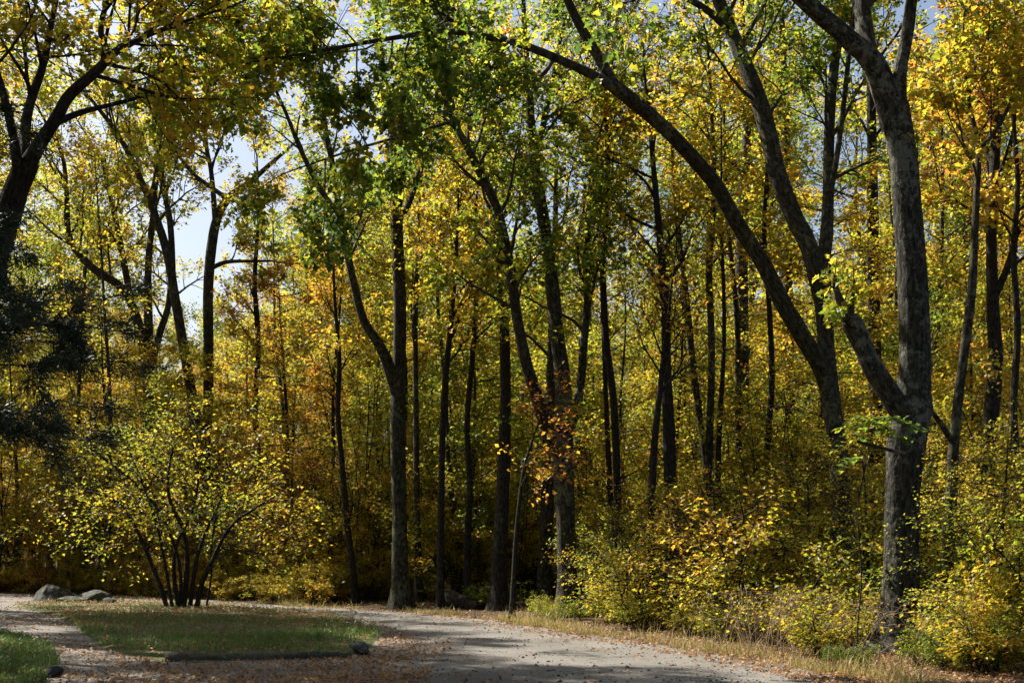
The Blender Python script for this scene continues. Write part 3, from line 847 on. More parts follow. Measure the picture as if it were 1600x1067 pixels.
slim('slender_tree', 'thin dark stem at the far right edge of the wood', 23.0, M['bark_dark'],
     [(1586, 990, 13), (1584, 880, 12), (1590, 760, 11), (1584, 640, 11), (1590, 520, 10), (1584, 400, 9), (1590, 280, 7), (1582, 160, 5), (1586, 60, 3)], .66, 57, 10, L=(.8, 1.7), lvl=2, per=7)
slim('slender_tree', 'thin dark stem just right of the narrow V oak', 43.0, M['bark_dark'],
     [(405, 930, 12), (402, 840, 11), (406, 740, 10), (398, 640, 9), (404, 540, 8), (398, 440, 7), (404, 340, 5), (402, 260, 3)], .56, 58, 9, L=(1, 2), lvl=2, per=7)
print('heroes done')
# ------------------------------------------------------------------ prototypes: wood trees, shrubs, saplings
def wood_tree(name, seed, H, mat, leaf=0.14, hue=.45, per=6, stems=2, r0=.2):
    rg = np.random.default_rng(seed)
    root = thing(name, '', 'tree')
    g = Grower(rg)
    t = Tubes()
    fork = H * rg.uniform(.3, .45)
    n = 9
    lean = rg.normal(0, .03, 2)
    z = np.linspace(-.1, fork, n)
    tr = np.column_stack([lean[0] * z + .06 * np.sin(z * .8 + seed), lean[1] * z + .06 * np.cos(z * .7 + seed), z])
    t.add(tr, np.linspace(r0, r0 * .8, n), 10, rg, rough=.025, flare=.5)
    trunk_o = obj('trunk', t.mesh('trunk', mat), root)
    a0 = rg.uniform(0, 6.28)
    for s in range(stems):
        t = Tubes()
        a = a0 + s * 6.28 / stems + rg.uniform(-.4, .4)
        k = 9
        hh = np.linspace(0, H - fork, k) * rg.uniform(.85, 1)
        out = (0.10 + .16 * rg.uniform()) * hh + .35 * np.sin(hh * .5 + rg.uniform(0, 6))
        q = np.column_stack([tr[-1, 0] + np.cos(a) * out, tr[-1, 1] + np.sin(a) * out, fork - .15 + hh])
        r = np.linspace(r0 * .62, .02, k)
        t.add(catmull(q, 3), np.interp(np.linspace(0, 1, (k - 1) * 3 + 1), np.linspace(0, 1, k), r), 8, rg, rough=.015)
        obj('limb', t.mesh('limb', mat), trunk_o)
        for j in range(13):
            tt = .22 + .78 * (j + rg.uniform()) / 13
            i = min(int(tt * (k - 1)), k - 2)
            d = side_dir(q[i + 1] - q[i], rg.uniform(.7, 1.3), rg)
            g.branch(q[i] + (q[i + 1] - q[i]) * rg.uniform(), unit(d + [0, 0, .1]), rg.uniform(1.7, 3.4) * (1.1 - .55 * tt), .035, 2, .04, kids=(5, 6))
    q, ax = g.twigs(per, .13, 1)
    obj('branches', g.t.mesh('branches', M['bark_twig']), root, kind='stuff')
    c = obj('crown', leaves_mesh('crown', q, leaf, rg, M['leaf'], axis=ax), root, kind='stuff')
    c.color = (hue, 0, 0, 1)
    return root, len(q)

def shrub(name, seed, H, Wd, stems, leaf=.095, per=7, hue=.5, lobed=False, mat=None, r0=.03, flat=.35, lvl=2, nb=5):
    rg = np.random.default_rng(seed)
    root = thing(name, '', 'shrub')
    g = Grower(rg)
    t = Tubes()
    for s in range(stems):
        a = rg.uniform(0, 6.28)
        ex = rg.uniform(.25, 1) * Wd / 2
        h = H * rg.uniform(.4, 1.1)
        u = np.linspace(0, 1, 7)
        q = np.column_stack([np.cos(a) * (.12 + ex * u ** 1.5), np.sin(a) * (.12 + ex * u ** 1.5), -.05 + h * u ** .9]) + np.vstack([np.zeros(3), rg.normal(0, .06, (6, 3))])
        q = catmull(q, 2)
        t.add(q, np.linspace(r0 * rg.uniform(.6, 1.2), .008, len(q)), 6, rg)
        for j in range(nb):
            tt = .25 + .75 * (j + rg.uniform()) / nb
            i = min(int(tt * (len(q) - 1)), len(q) - 2)
            d = side_dir(q[i + 1] - q[i], rg.uniform(.7, 1.4), rg, .5)
            g.branch(q[i], d, rg.uniform(.5, 1.0) * Wd / 3.2, .012, lvl - 1, .0, flat=flat, kids=(4, 6))
    obj('stems', t.mesh('stems', mat or M['bark_dark']), root)
    q, ax = g.twigs(per, .07, 1)
    obj('branches', g.t.mesh('branches', M['bark_twig']), root, kind='stuff')
    c = obj('crown', leaves_mesh('crown', q, leaf, rg, M['leaf'], lobed, tilt=.55, axis=ax), root, kind='stuff')
    c.color = (hue, 0, 0, 1)
    return root, len(q)

class Kinds:
    """Prototypes: the first placing moves the prototype itself, later ones copy it."""
    def __init__(s, protos):
        s.p = [q[0] for q in protos]
        s.used = [False] * len(s.p)

    def place(s, i, label, group, loc, rz, sc, hue):
        if not s.used[i]:
            s.used[i] = True
            r = s.p[i]
            s.p[i] = r
            r.location = loc
            r.rotation_euler = (0, 0, rz)
            r.scale = sc if hasattr(sc, '__len__') else (sc,) * 3
            r['label'], r['group'] = label, group
            for c in r.children:
                if c.name.startswith('crown'):
                    c.color = (hue, 0, 0, 1)
            return r
        return copy_thing(s.p[i], label, group, loc, rz, sc, hue)

def under_tree(name, seed, H, leaf=.10, per=12, hue=.5):
    """Understory tree: thin stem with flat layered sprays."""
    rg = np.random.default_rng(seed)
    root = thing(name, '', 'tree')
    g = Grower(rg)
    t = Tubes()
    z = np.linspace(-.1, H, 12)
    q = np.column_stack([.14 * np.sin(z * .55 + seed) + rg.normal(0, .02) * z, .14 * np.cos(z * .5 + seed), z])
    t.add(q, np.linspace(.055 + .006 * H, .012, 12), 8, rg, rough=.015, flare=.3)
    obj('trunk', t.mesh('trunk', M['bark_oak']), root)
    nb = int(H * 4.2)
    for j in range(nb):
        tt = .16 + .84 * (j + rg.uniform()) / nb
        p = np.array([np.interp(tt, np.linspace(0, 1, 12), q[:, k]) for k in range(3)])
        a = j * 2.4 + rg.uniform(-.5, .5)
        d = np.array([math.cos(a), math.sin(a), .22])
        g.branch(p, unit(d), (2.3 - 1.3 * tt) * rg.uniform(.7, 1.15), .022, 2, .0, wob=.1, kids=(4, 5), ang=(.5, 1.0), flat=.75)
    q, ax = g.twigs(per, .08, 1)
    obj('branches', g.t.mesh('branches', M['bark_twig']), root, kind='stuff')
    c = obj('crown', leaves_mesh('crown', q, leaf, rg, M['leaf'], tilt=.5, axis=ax), root, kind='stuff')
    c.color = (hue, 0, 0, 1)
    return root, len(q)

def pole_tree(name, seed, H, mat, bend):
    """Thin half-shaded tree: a long bare stem, a few dead twigs, a small crown."""
    rg = np.random.default_rng(seed)
    root = thing(name, '', 'tree')
    g = Grower(rg)
    t = Tubes()
    z = np.linspace(-.1, H, 18)
    q = np.column_stack([bend * np.sin(z * .33 + seed) + .05 * np.sin(z * 1.3), bend * np.cos(z * .3 + seed), z])
    t.add(q, np.linspace(.045 + .004 * H, .014, 18), 8, rg, rough=.02, flare=.35)
    trunk_o = obj('trunk', t.mesh('trunk', mat), root)
    for j in range(24):
        tt = .5 + .5 * (j + rg.uniform()) / 24
        p = np.array([np.interp(tt, np.linspace(0, 1, 18), q[:, k]) for k in range(3)])
        a = rg.uniform(0, 6.28)
        g.branch(p, unit(np.array([math.cos(a), math.sin(a), .5])), (2.1 - 1.2 * tt) * rg.uniform(.7, 1.2), .018, 2, .04, kids=(3, 4))
    q2, ax = g.twigs(7, .08, 1)
    for j in range(16):                                    # dead lower twigs, no leaves
        p = np.array([np.interp(rg.uniform(.12, .5), np.linspace(0, 1, 18), q[:, k]) for k in range(3)])
        a = rg.uniform(0, 6.28)
        c = p + np.cumsum(np.vstack([np.zeros(3), np.tile(np.array([math.cos(a), math.sin(a), .35]) * .25, (5, 1)) + rg.normal(0, .07, (5, 3))]), 0)
        g.t.add(c, np.linspace(.010, .003, 6), 4)
    obj('branches', g.t.mesh('branches', M['bark_twig']), root, kind='stuff')
    c = obj('crown', leaves_mesh('crown', q2, .11, rg, M['leaf'], axis=ax), root, kind='stuff')
    return root, len(q2)

sp = [under_tree('sapling', 160 + k, H, .07, 8) for k, H in enumerate([2.6, 3.4, 4.2])]
pt = [pole_tree('pole_tree', 170 + k, *a) for k, a in enumerate([(11, M['bark_dark'], .15), (13.5, M['bark_oak'], .25), (9, M['bark_dark'], .35)])]
wt = [wood_tree('woodland_tree', 100 + k, H, m, stems=st, r0=r0, per=10) for k, (H, m, st, r0) in enumerate(
    [(17, M['bark_oak'], 2, .20), (19, M['bark_lichen'], 3, .24), (15, M['bark_dark'], 2, .15), (18, M['bark_oak'], 2, .17), (20, M['bark_dark'], 2, .22), (16, M['bark_brown'], 2, .16)])]
ut = [under_tree('understory_tree', 150 + k, H) for k, H in enumerate([6.0, 8.0, 9.5])]
sh = [shrub('understory_shrub', 200 + k, *a, .09, 15) for k, a in enumerate([(3.6, 3.8, 11), (4.6, 4.0, 12), (2.6, 3.4, 11), (5.6, 4.4, 12)])]
nsh = [shrub('roadside_shrub', 220 + k, *a, .07, 7, .5, True, None, .02, .3, 2, 6) for k, a in enumerate([(2.4, 2.6, 10), (3.2, 2.8, 10), (1.5, 2.0, 10)])]
print('leaves per proto', [q[1] for q in wt], [q[1] for q in ut], [q[1] for q in sh], [q[1] for q in nsh])
KT, KU, KS, KN, KP = Kinds(wt), Kinds(ut), Kinds(sh), Kinds(nsh), Kinds(pt)
KL = Kinds(sp)
rng = np.random.default_rng(77)

def spots_for(n, f, ok, gap):
    out = []
    for _ in range(n * 120):
        if len(out) >= n:
            break
        x, y = f()
        if not ok(x, y):
            continue
        g = gap(y)
        if any((x - a) ** 2 + (y - b) ** 2 < g * g for a, b in out):
            continue
        out.append((x, y))
    return out

GUARD = [(886, 24, 28.8, 0), (781, 18, 31.5, 0), (853, 16, 34, 0), (1408, 46, 19.3, 0), (1316, 30, 26.0, 1), (1055, 18, 28.5, 1), (1018, 10, 26.5, 1), (626, 24, 33.4, 0), (1478, 14, 20.0, 1), (688, 8, 32.5, 1)]

def guarded(x, y, half):
    """0: free, 1: only low growth here, 2: keep clear, so that the traced trunks stay in view."""
    px, w = 800 + F * x / y, half * F / y
    out = 0
    for p, hw, Z, low in GUARD:
        if y < Z + .25 and abs(px - p) < hw + w:
            out = max(out, 1 if low and y < Z - 1.5 else 2)
    return out

def put(kinds, n, x, y, hue, sc):
    return kinds.place(n, '', '', (x, y, float(ground_h(x, y)) - .02), rng.uniform(0, 6.28), sc, hue)

PLACED = []                                   # (object, sort of plant, x, y, hue)
# tall trees behind the traced ones
def f_tree():
    y = 46 + 69 * rng.uniform()
    return rng.uniform(-.5, .5) * y, y
for x, y in spots_for(68, f_tree, lambda x, y: x > edge_x(y) + 2.5 and not (y < 48 and -14 < x < -4), lambda y: 3.4):
    i = int(rng.integers(0, len(wt)))
    hue = float(np.interp(800 + F * x / y, [0, 500, 800, 1300, 1600], [.42, .40, .33, .35, .45])) + rng.normal(0, .08)
    PLACED.append((put(KT, i, x, y, hue, rng.uniform(.85, 1.12)), 'tree', i, x, y, hue))
for px, y, i in [(1455, 40, 3), (1525, 44, 1), (1392, 47, 4), (1590, 41, 5), (1480, 52, 0)]:
    x = (px - 800) / F * y
    hue = .42 + rng.normal(0, .06)
    PLACED.append((put(KT, i, x, y, hue, rng.uniform(.9, 1.05)), 'tree', i, x, y, hue))
# understory trees
def f_under():
    y = 31 + 34 * rng.uniform()
    return rng.uniform(-.48, .48) * y, y
for x, y in spots_for(86, f_under, lambda x, y: x > edge_x(y) + 2.2 and not guarded(x, y, 1.9), lambda y: 2.6):
    i = int(rng.integers(0, len(ut)))
    px = 800 + F * x / y
    hue = float(np.interp(px, [0, 300, 450, 650, 900, 1600], [.52, .56, .57, .40, .38, .44])) + rng.normal(0, .09)
    PLACED.append((put(KU, i, x, y, hue, rng.uniform(.85, 1.15)), 'under', i, x, y, hue))
# thin pole trees
def f_pole():
    y = 30 + 34 * rng.uniform()
    return rng.uniform(-.47, .47) * y, y
for x, y in spots_for(66, f_pole, lambda x, y: x > edge_x(y) + 1.6, lambda y: 1.8):
    i = int(rng.integers(0, len(pt)))
    hue = .46 + rng.normal(0, .07)
    PLACED.append((put(KP, i, x, y, hue, rng.uniform(.85, 1.2)), 'pole', i, x, y, hue))
# far trees closing the view
def f_far():
    y = 80 + 55 * rng.uniform()
    return rng.uniform(-.5, .5) * y, y
for x, y in spots_for(50, f_far, lambda x, y: True, lambda y: 4.2):
    i = int(rng.integers(0, len(wt)))
    hue = .38 + rng.normal(0, .07)
    PLACED.append((put(KT, i, x, y, hue, rng.uniform(.95, 1.2)), 'tree', i, x, y, hue))
# understory shrubs
def f_shrub():
    y = 22 + 55 * rng.uniform()
    return rng.uniform(-.48, .48) * y, y
for x, y in spots_for(190, f_shrub, lambda x, y: x > edge_x(y) + 1.4 + 2.5 * (wav(x, y, 1.7) > .1) and not guarded(x, y, 1.7), lambda y: 1.5):
    i = int(rng.integers(0, len(sh)))
    px = 800 + F * x / y
    hue = float(np.interp(px, [0, 300, 450, 650, 900, 1600], [.52, .55, .56, .44, .43, .46])) + rng.normal(0, .09)
    PLACED.append((put(KS, i, x, y, hue, rng.uniform(.7, 1.05) * np.array([rng.uniform(.75, 1.35), rng.uniform(.75, 1.35), rng.uniform(.9, 1.5)])), 'shrub', i, x, y, hue))
def f_near():
    y = 15.5 + 17 * rng.uniform()
    return edge_x(y) + rng.uniform(1.3, 6.5), y
for x, y in spots_for(70, f_near, lambda x, y: x < .47 * y and guarded(x, y, .7) < 2, lambda y: 1.05):
    low = guarded(x, y, 1.2) > 0
    i = 2 if low else int(rng.integers(0, len(nsh)))
    hue = .45 + rng.normal(0, .11)
    PLACED.append((put(KN, i, x, y, hue, (rng.uniform(.45, .65) if low else rng.uniform(.7, 1.1)) * np.array([rng.uniform(.8, 1.4), rng.uniform(.8, 1.4), rng.uniform(.6, 1.0)])), 'near', i, x, y, hue))

# thickets the photograph shows at known places
for px, Z, i, sc, hue in [(962, 28.4, 1, .6, .5), (980, 25.6, 0, .7, .54), (1000, 27.2, 1, .7, .5), (1085, 25.5, 1, .8, .52), (1112, 24.0, 0, 1.0, .54), (1145, 22.6, 0, .9, .55), (1150, 25.0, 1, .95, .52),
                          (1185, 24.0, 1, .85, .55), (1222, 22.8, 0, 1.0, .56), (1255, 24.4, 1, .85, .53), (1262, 21.6, 2, 1.0, .5), (1350, 22.6, 1, .8, .5), (1362, 24.0, 1, .8, .5), (1462, 21.8, 1, .9, .5),
                          (1560, 18.6, 0, .8, .5), (1560, 20.0, 1, .9, .53), (1630, 18.4, 1, .9, .5), (1610, 20.5, 1, 1.1, .52), (1515, 22.6, 1, 1.1, .56), (1565, 23.0, 1, 1.15, .54), (1450, 24.0, 1, 1.1, .5),
                          (1560, 17.6, 2, .8, .46), (1600, 17.2, 2, 1.0, .46), (1520, 17.4, 2, .6, .46)]:
    x = (px - 800) / F * Z
    hue -= .05
    if i < 2 and rng.uniform() < .7:
        PLACED.append((put(KL, int(rng.integers(0, 3)), x, Z, hue + .03, np.array([.7, .7, rng.uniform(.65, .95)])), 'sapling', 0, x, Z, hue))
        continue
    PLACED.append((put(KN, i, x, Z, hue, sc * np.array([rng.uniform(.8, 1.35), rng.uniform(.8, 1.35), rng.uniform(.85, 1.2)])), 'near', i, x, Z, hue))
for px, Z, i, sc, hue in [(660, 36.6, 1, .8, .5), (720, 35.4, 0, .85, .53), (742, 37.4, 3, .8, .5), (812, 36.5, 1, .8, .5), (832, 38.5, 3, .85, .5), (360, 42.5, 1, .9, .58), (420, 41.0, 3, .85, .56),
                          (470, 39.6, 1, .95, .55), (520, 38.6, 3, .85, .53), (566, 37.2, 1, .9, .52), (594, 38.6, 3, .9, .5), (20, 47.5, 1, 1.0, .62), (112, 49, 3, .9, .62), (182, 47.5, 1, 1.0, .6),
                          (60, 53, 3, 1.0, .62), (240, 46.5, 0, 1.1, .6), (290, 49, 3, 1.0, .6), (1000, 33, 3, .85, .5), (950, 34.5, 3, .9, .5), (1100, 31.5, 3, .9, .52), (1190, 30, 3, .85, .54), (1250, 31, 3, .9, .55)]:
    x = (px - 800) / F * Z
    PLACED.append((put(KS, i, x, Z, hue, sc), 'shrub', i, x, Z, hue))

# low brush along the far side of the road at left
def f_brush():
    y = rng.uniform(36, 52)
    return edge_x(y) + rng.uniform(.5, 5.5), y
for x, y in spots_for(46, f_brush, lambda x, y: -.46 * y < x < -.08 * y and not guarded(x, y, .5), lambda y: .85):
    i = int(rng.choice([0, 2, 2]))
    hue = .56 + rng.normal(0, .07)
    PLACED.append((put(KS, i, x, y, hue, np.array([rng.uniform(.35, .7), rng.uniform(.35, .7), rng.uniform(.3, .62)])), 'brush', i, x, y, hue))

# trees beyond the left edge whose crowns reach into view and shade the island and road
for k, (x, y, i) in enumerate([(-14.6, 27.5, 1), (-12.6, 21.5, 0), (-18.0, 33.5, 4), (-11.6, 15.8, 5), (-23.0, 37.0, 2), (-11.9, 24.6, 1), (-15.4, 31.2, 1), (-18.6, 24.2, 3), (-20.5, 29.0, 5), (-16.5, 34.8, 1), (-20.8, 35.6, 4)]):
    r = put(KT, i, x, y, .5 + rng.normal(0, .04), rng.uniform(.85, 1.0))
    r['label'] = 'tall tree past the left edge, only crown tips in view'
    r['group'] = 'trees beyond the left edge'

# pale leafy weeds at the foot of the forked tree and green ones in the right corner
for px, Z, h, sc, lab in [(858, 28.2, .30, .32, 'pale green weed touching the left foot of the forked tree'), (872, 27.6, .34, .24, 'smallest pale weed in front of the forked tree'),
                          (902, 27.8, .32, .28, 'pale green weed at the right foot of the forked tree'), (846, 29.2, .3, .3, 'pale weed farthest left of the forked tree foot')]:
    r = put(KN, 2, (px - 800) / F * Z, Z, h, sc)
    r['label'], r['group'] = lab, 'weeds at the forked tree'
for px, Z, h, sc, lab in [(1470, 16.6, .2, .35, 'green weed below the leaning right sapling'), (1520, 16.2, .22, .4, 'green weed between the leaning sapling and the right corner'),
                          (1565, 16.0, .18, .45, 'dark green weed near the lower right corner'), (1440, 17.2, .25, .3, 'green weed at the right foot of the stout oak'),
                          (1590, 16.8, .24, .5, 'largest green weed in the lower right corner'), (1350, 17.0, .22, .2, 'small bright weed left of the stout oak foot'), (1300, 17.6, .2, .18, 'tiny bright weed at the edge of the verge below the dry stems')]:
    r = put(KN, 2, (px - 800) / F * Z, Z, h, sc)
    r['label'], r['group'] = lab, 'green weeds near the stout oak'

# ------------------------------------------------------------------ the many-stemmed bush on the island
def island_bush():
    Z = 32.5
    rg = np.random.default_rng(55)
    b = np.array([(286 - 800) / F * Z, Z, .08])
    root = thing('many_stemmed_bush', 'wide bush with fanning bare stems on the grass island', 'bush', tuple(b))
    g = Grower(rg)
    stems = [[(262, 952, 9), (250, 915, 9), (236, 880, 8), (215, 830, 7), (192, 792, 6), (165, 775, 5), (130, 765, 4), (90, 740, 3)],
             [(286, 955, 11), (291, 900, 10), (292, 860, 9), (284, 820, 8), (268, 790, 7), (262, 750, 5), (270, 700, 4)],
             [(280, 955, 9), (272, 900, 8), (276, 850, 6), (300, 800, 5), (310, 740, 4), (300, 690, 3)],
             [(306, 955, 10), (316, 910, 9), (330, 880, 8), (346, 845, 7), (365, 818, 6), (392, 798, 4), (430, 775, 3)],
             [(296, 955, 8), (306, 880, 7), (322, 830, 5), (345, 780, 4), (360, 720, 3)],
             [(270, 955, 7), (258, 880, 6), (245, 820, 5), (225, 760, 4), (200, 700, 3)],
             [(322, 950, 4), (330, 900, 4), (331, 850, 3), (338, 800, 3)],
             [(282, 955, 6), (280, 880, 6), (250, 800, 5), (200, 745, 4), (140, 700, 3)]]
    for s in stems:
        dz = rg.uniform(-1.3, 1.3)
        lp = [(p[0], p[1], p[2] * .85, dz * i / (len(s) - 1)) for i, p in enumerate(s)]
        q, r = limb_pts(lp, Z, 4)
        q = q - b
        q[0, 2] = min(q[0, 2], -.05)
        t = Tubes()
        t.add(q, r, 8, rg, rough=.02)
        obj('stem', t.mesh('stem', M['bark_dark']), root)
        for k in range(9):
            tt = .42 + .58 * (k + rg.uniform()) / 9
            j = min(int(tt * (len(q) - 1)), len(q) - 2)
            d = side_dir(q[j + 1] - q[j], rg.uniform(.6, 1.3), rg, .4)
            g.branch(q[j], d, rg.uniform(1.1, 2.1), .014, 2, -.02, flat=.6, kids=(4, 5))
    q, ax = g.twigs(4, .08)
    obj('branches', g.t.mesh('branches', M['bark_dark']), root, kind='stuff')
    c = obj('crown', leaves_mesh('crown', q, .10, rg, M['leaf'], tilt=.5, axis=ax), root, kind='stuff')
    c.color = (.43, 0, 0, 1)
    print('bush leaves', len(q))
island_bush()

# ------------------------------------------------------------------ conifer at the left edge
def conifer():
    rg = np.random.default_rng(61)
    b = np.array([-7.4, 14.6, 0])
    root = thing('pine_tree', 'dark evergreen whose needle boughs reach in at the left edge', 'tree', tuple(b))
    t = Tubes()
    z = np.linspace(-.1, 10, 16)
    t.add(np.column_stack([.05 * np.sin(z), .05 * np.cos(z), z]), np.linspace(.2, .04, 16), 12, rg, rough=.02, flare=.5)
    obj('trunk', t.mesh('trunk', M['bark_dark']), root)
    g = Grower(rg)
    hs = [(3.15, 2.2, .1), (3.3, 2.3, .35), (3.5, 2.4, -.1), (4.2, 2.5, .05), (4.35, 2.5, .3), (4.5, 2.3, -.2), (5.4, 1.7, .1), (6.1, 1.6, -.1), (6.7, 1.6, .2)]
    for k in range(20):
        hs.append((3.2 + 6.5 * rg.uniform(), rg.uniform(.9, 1.5), rg.uniform(.8, 5.4)))
    for h, L, a in hs:
        d = np.array([math.cos(a), math.sin(a), .02])
        g.branch(np.array([0, 0, h]), d, L * .88, .022, 2, .01, wob=.13, kids=(7, 9), ang=(.5, 1.0), flat=.6, shrink=(.28, .42))
    q, ax = g.twigs(40, .04)
    obj('branches', g.t.mesh('branches', M['bark_dark']), root, kind='stuff')
    N = len(q)
    d = ax + rg.normal(0, .6, (N, 3))
    d /= np.linalg.norm(d, axis=1)[:, None]
    u = np.cross(d, rg.normal(0, 1, (N, 3)))
    u /= np.linalg.norm(u, axis=1)[:, None]
    v = np.stack([q - u * .008, q + u * .008, q + d * .11], 1).reshape(-1, 3)
    c = obj('crown', make_mesh('crown', v, np.arange(N * 3).reshape(-1, 3), M['needle']), root, kind='stuff')
    c.color = (.4, 0, 0, 1)
    print('needles', N)
conifer()

# ------------------------------------------------------------------ rocks, timber edging, fallen log, brambles
def rock(name, label, loc, dims, seed, rz=0.0, cuts=9):
    import bmesh
    rg = np.random.default_rng(seed)
    bm = bmesh.new()
    bmesh.ops.create_icosphere(bm, subdivisions=4, radius=1.0)
    co = np.array([v.co[:] for v in bm.verts])
    for k in range(cuts):                                  # flat broken facets
        nrm = unit(rg.normal(0, 1, 3) + np.array([0, 0, .25]))
        dd = rg.uniform(.38, .66)
        s = co @ nrm - dd
        co = co - np.where(s > 0, s * .92, 0)[:, None] * nrm
    co += .02 * np.sin(co[:, [1, 2, 0]] * 7 + seed) + .008 * np.sin(co[:, [2, 0, 1]] * 19 + seed) + rg.normal(0, .005, co.shape)
    co *= np.array(dims) / 2 * 1.25
    for v, c in zip(bm.verts, co):
        v.co = c
    me = bpy.data.meshes.new(name)
    bm.to_mesh(me)
    bm.free()
    me.materials.append(M['rock'])
    for p in me.polygons:
        p.use_smooth = False
    o = obj(name, me, None, label=label, category='rock')
    o.location = loc
    o.rotation_euler = (0, 0, rz)
    return o

gx_, gy_ = G(82, 941)
rock('boulder', 'largest grey boulder at the left end of the rock group', (gx_, gy_, .24), (1.1, .9, .72), 15)
gx_, gy_ = G(108, 943)
rock('rock', 'low flat rock between the large boulder and the next stone', (gx_, gy_, .12), (.85, .6, .30), 6)
gx_, gy_ = G(146, 944)
rock('rock', 'dark rounded rock at the middle of the rock group', (gx_, gy_, .16), (.8, .6, .42), 7)
gx_, gy_ = G(170, 945)
rock('rock', 'small pale rock at the right end of the rock group', (gx_, gy_, .08), (.42, .4, .22), 8)
gx_, gy_ = G(560, 1024)
rock('rock', 'small stone at the right end of the timber edging', (gx_, gy_, .10), (.26, .24, .24), 9)
gx_, gy_ = G(80, 1058)
rock('rock', 'dark stone at the edge of the near left grass patch', (gx_, gy_, .06), (.36, .28, .20), 10)

def edging():
    rg = np.random.default_rng(71)
    a, b = np.array([*G(258, 1034), .045]), np.array([*G(548, 1028), .045])
    n = 26
    u = np.linspace(0, 1, n)[:, None]
    q = a + (b - a) * u + np.column_stack([np.zeros(n), .02 * np.sin(u[:, 0] * 7), .008 * np.sin(u[:, 0] * 11)])
    t = Tubes()
    q = np.vstack([q[:1], q])
    r = .075 + .012 * np.sin(np.linspace(0, 17, n + 1)) + rg.normal(0, .004, n + 1)
    r[0] = .002
    t.add(q, r, 12, rg, rough=.05, cap=True)
    o = obj('timber_edging', t.mesh('timber_edging', M['timber']), None, label='dark weathered log laid along the near edge of the grass island', category='log')
edging()

def fallen_log():
    rg = np.random.default_rng(72)
    a, b = P(700, 950, 33.5), P(752, 958, 31.8)
    a[2], b[2] = .28, .12
    u = np.linspace(0, 1, 12)[:, None]
    q = a + (b - a) * u
    t = Tubes()
    r = np.linspace(.26, .15, 12)
    t.add(q, r, 14, rg, rough=.05, cap=True)
    obj('fallen_log', t.mesh('fallen_log', M['bark_dark']), None, label='dark rotting log lying between the two centre trees', category='log')
fallen_log()

def brambles():
    rg = np.random.default_rng(73)
    for (px, Z, w, n, lab) in [(1300, 19.6, 1.3, 170, 'tangle of dry tan stems left of the stout oak base'),
                               (1190, 21.5, 1.0, 80, 'thin dry stalks behind the grassy verge right of the road'),
                               (1560, 17.4, 1.2, 110, 'tangle of stems in the lower right corner')]:
        c = np.array([(px - 800) / F * Z, Z, float(ground_h((px - 800) / F * Z, Z))])
        root = thing('bramble_thicket', lab, 'brambles', tuple(c))
        u = np.linspace(0, 1, 8)
        PTS = []
        for k in range(n):
            p0 = np.array([rg.uniform(-w, w), rg.uniform(-.6, .6), -.02])
            a = rg.uniform(0, 6.28)
            L = rg.uniform(.5, 1.5)
            hgt = rg.uniform(.35, 1.0)
            PTS.append(p0 + np.column_stack([np.cos(a) * L * u, np.sin(a) * L * u * .6, hgt * np.sin(u * rg.uniform(1.4, 2.9)) + .05 * np.sin(u * 9 + k)]))
        PTS = np.array(PTS)
        t = Tubes()
        t.add_batch(PTS, np.tile(np.linspace(.006, .002, 8), (n, 1)), 4)
        obj('canes', t.mesh('canes', M['dry_cane']), root, kind='stuff')
        q = PTS[:, 3:].reshape(-1, 3)
        q = q[rg.uniform(0, 1, len(q)) < .5] + rg.normal(0, .05, (1, 3))
        cr = obj('crown', leaves_mesh('crown', q, .07, rg, M['leaf'], axis=None), root, kind='stuff')
        cr.color = (.55, 0, 0, 1)
M['dry_cane'] = ground_mat('dry_cane', [(.3, (.16, .11, .07)), (.6, (.30, .22, .14)), (.8, (.42, .33, .23))], 5, bump=.1)
brambles()

def fern_sapling():
    """Green pinnate-leaved sapling in front of the stout oak."""
    rg = np.random.default_rng(74)
    Z = 18.0
    b = np.array([(1338 - 800) / F * Z, Z, .1])
    root = thing('ash_sapling', 'green sapling with feathery leaves in front of the stout oak fork', 'sapling', tuple(b))
    t = Tubes()
    q, r = limb_pts([(1338, 1000, 2.6), (1346, 900, 2.4), (1340, 800, 2.2), (1352, 730, 2), (1362, 680, 1.8), (1372, 655, 1.4)], Z, 5)
    q = q - b
    q[0, 2] = -.05
    t.add(q, r, 7, rg)
    obj('stem', t.mesh('stem', M['bark_dark']), root)
    tw = Tubes()
    L, AX = [], []
    for k in range(16):
        a = rg.uniform(0, 6.28)
        p0 = q[rg.integers(int(len(q) * .62), len(q))]
        u = np.linspace(0, 1, 8)
        ln = rg.uniform(.4, .62)
        d = np.array([math.cos(a), math.sin(a) * .6, 0])
        c = p0 + d * (ln * u)[:, None] + np.column_stack([0 * u, 0 * u, .18 * u - .32 * u ** 2])
        tw.add(c, np.linspace(.004, .002, 8), 4)
        for m in range(1, 8):
            for s in (-1, 1):
                side = np.array([-d[1], d[0], 0]) * s
                L.append(c[m])
                AX.append(unit(side + d * .5 + [0, 0, -.2]) * 3)
    obj('leaf_stalks', tw.mesh('leaf_stalks', M['bark_twig']), root)
    c = obj('crown', leaves_mesh('crown', np.array(L), .13, rg, M['leaf'], tilt=.25, axis=np.array(AX)), root, kind='stuff')
    c.color = (.12, 0, 0, 1)
fern_sapling()
SC.render.film_transparent = False

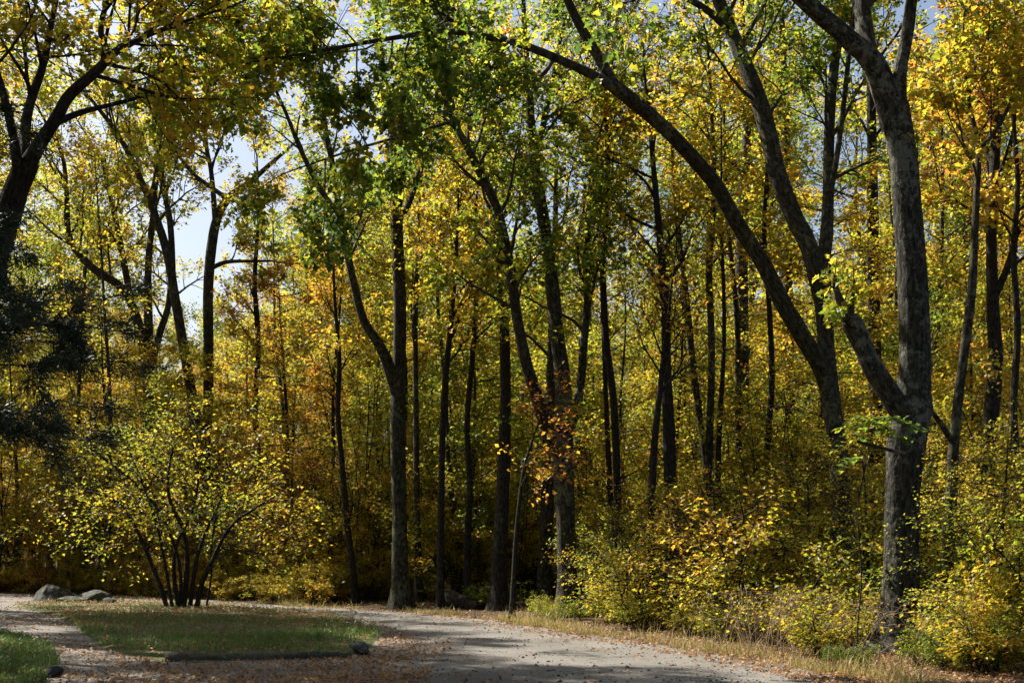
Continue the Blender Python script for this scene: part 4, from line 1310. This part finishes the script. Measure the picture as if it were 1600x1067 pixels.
# ------------------------------------------------------------------ labels of the wood's many plants: what they stand beside
REFS = [(-40, 'the left-edge oak'), (80, 'the boulder group'), (234, 'the crooked-limbed oak'), (322, 'the narrow V oak'), (430, 'the wide island bush'),
        (520, 'the slim left stem'), (626, 'the bend tree'), (690, 'the thin dark pole tree'), (782, 'the straight roadside trunk'), (885, 'the forked tree'),
        (1017, 'the twiggy sapling'), (1055, 'the leaf-wrapped trunk'), (1160, 'the straight grey trunk'), (1235, 'the reddish-brown trunk'),
        (1316, 'the arching oak'), (1408, 'the stout lichened oak'), (1486, 'the leaning right sapling'), (1545, 'the crooked right-edge tree')]
TONES = [(.40, 'green'), (.48, 'lime'), (.56, 'yellow'), (.63, 'golden'), (9, 'orange')]
KIND_WORD = {'tree': ['greyish tree', 'pale tree', 'slim dark tree', 'brownish tree', 'tall dark tree', 'reddish-barked tree'],
             'pole': ['thin pole tree', 'tall pole tree', 'crooked pole tree'],
             'under': ['small understory tree', 'understory tree', 'tall understory tree'], 'shrub': ['rounded shrub', 'tall shrub', 'low shrub', 'towering shrub'],
             'sapling': ['layered sapling'],
             'brush': ['knee-high brush', '', 'low brush'],
             'near': ['roadside shrub', 'tall roadside shrub', 'low roadside shrub']}
bins = {}
for o, kind, i, x, y, hue in PLACED:
    px = 800 + F * x / y
    j = min(range(len(REFS)), key=lambda q: abs(REFS[q][0] - px))
    side = 'left of' if px < REFS[j][0] - 8 else ('right of' if px > REFS[j][0] + 8 else 'in line with')
    tone = next(t for h, t in TONES if hue < h)
    depth = 'far back' if y > 62 else ('behind' if y > 36 else 'close')
    bins.setdefault((kind, i, tone, depth, side, REFS[j][1]), []).append((y, o))
ORD = {2: ['nearer', 'farther'], 3: ['nearest', 'middle', 'farthest'], 4: ['nearest', 'second-nearest', 'third-nearest', 'farthest'],
       5: ['nearest', 'second-nearest', 'third-nearest', 'second-farthest', 'farthest'], 6: ['nearest', 'second-nearest', 'third-nearest', 'third-farthest', 'second-farthest', 'farthest']}
for (kind, i, tone, depth, side, ref), lst in bins.items():
    lst.sort(key=lambda q: q[0])
    for k, (y, o) in enumerate(lst):
        w = ORD[len(lst)][k] + ' ' if len(lst) in ORD else ''
        o['label'] = f'{w}{tone}-leaved {KIND_WORD[kind][i]} {depth} {side} {ref}'.replace('close in line with', 'in line with')
        o['group'] = {'tree': 'tall trees deep in the wood', 'pole': 'thin pole trees in the wood', 'under': 'understory trees of the wood', 'shrub': 'understory shrubs of the wood', 'near': 'shrubs along the road edge', 'brush': 'low brush along the far road edge', 'sapling': 'saplings along the road edge'}[kind]
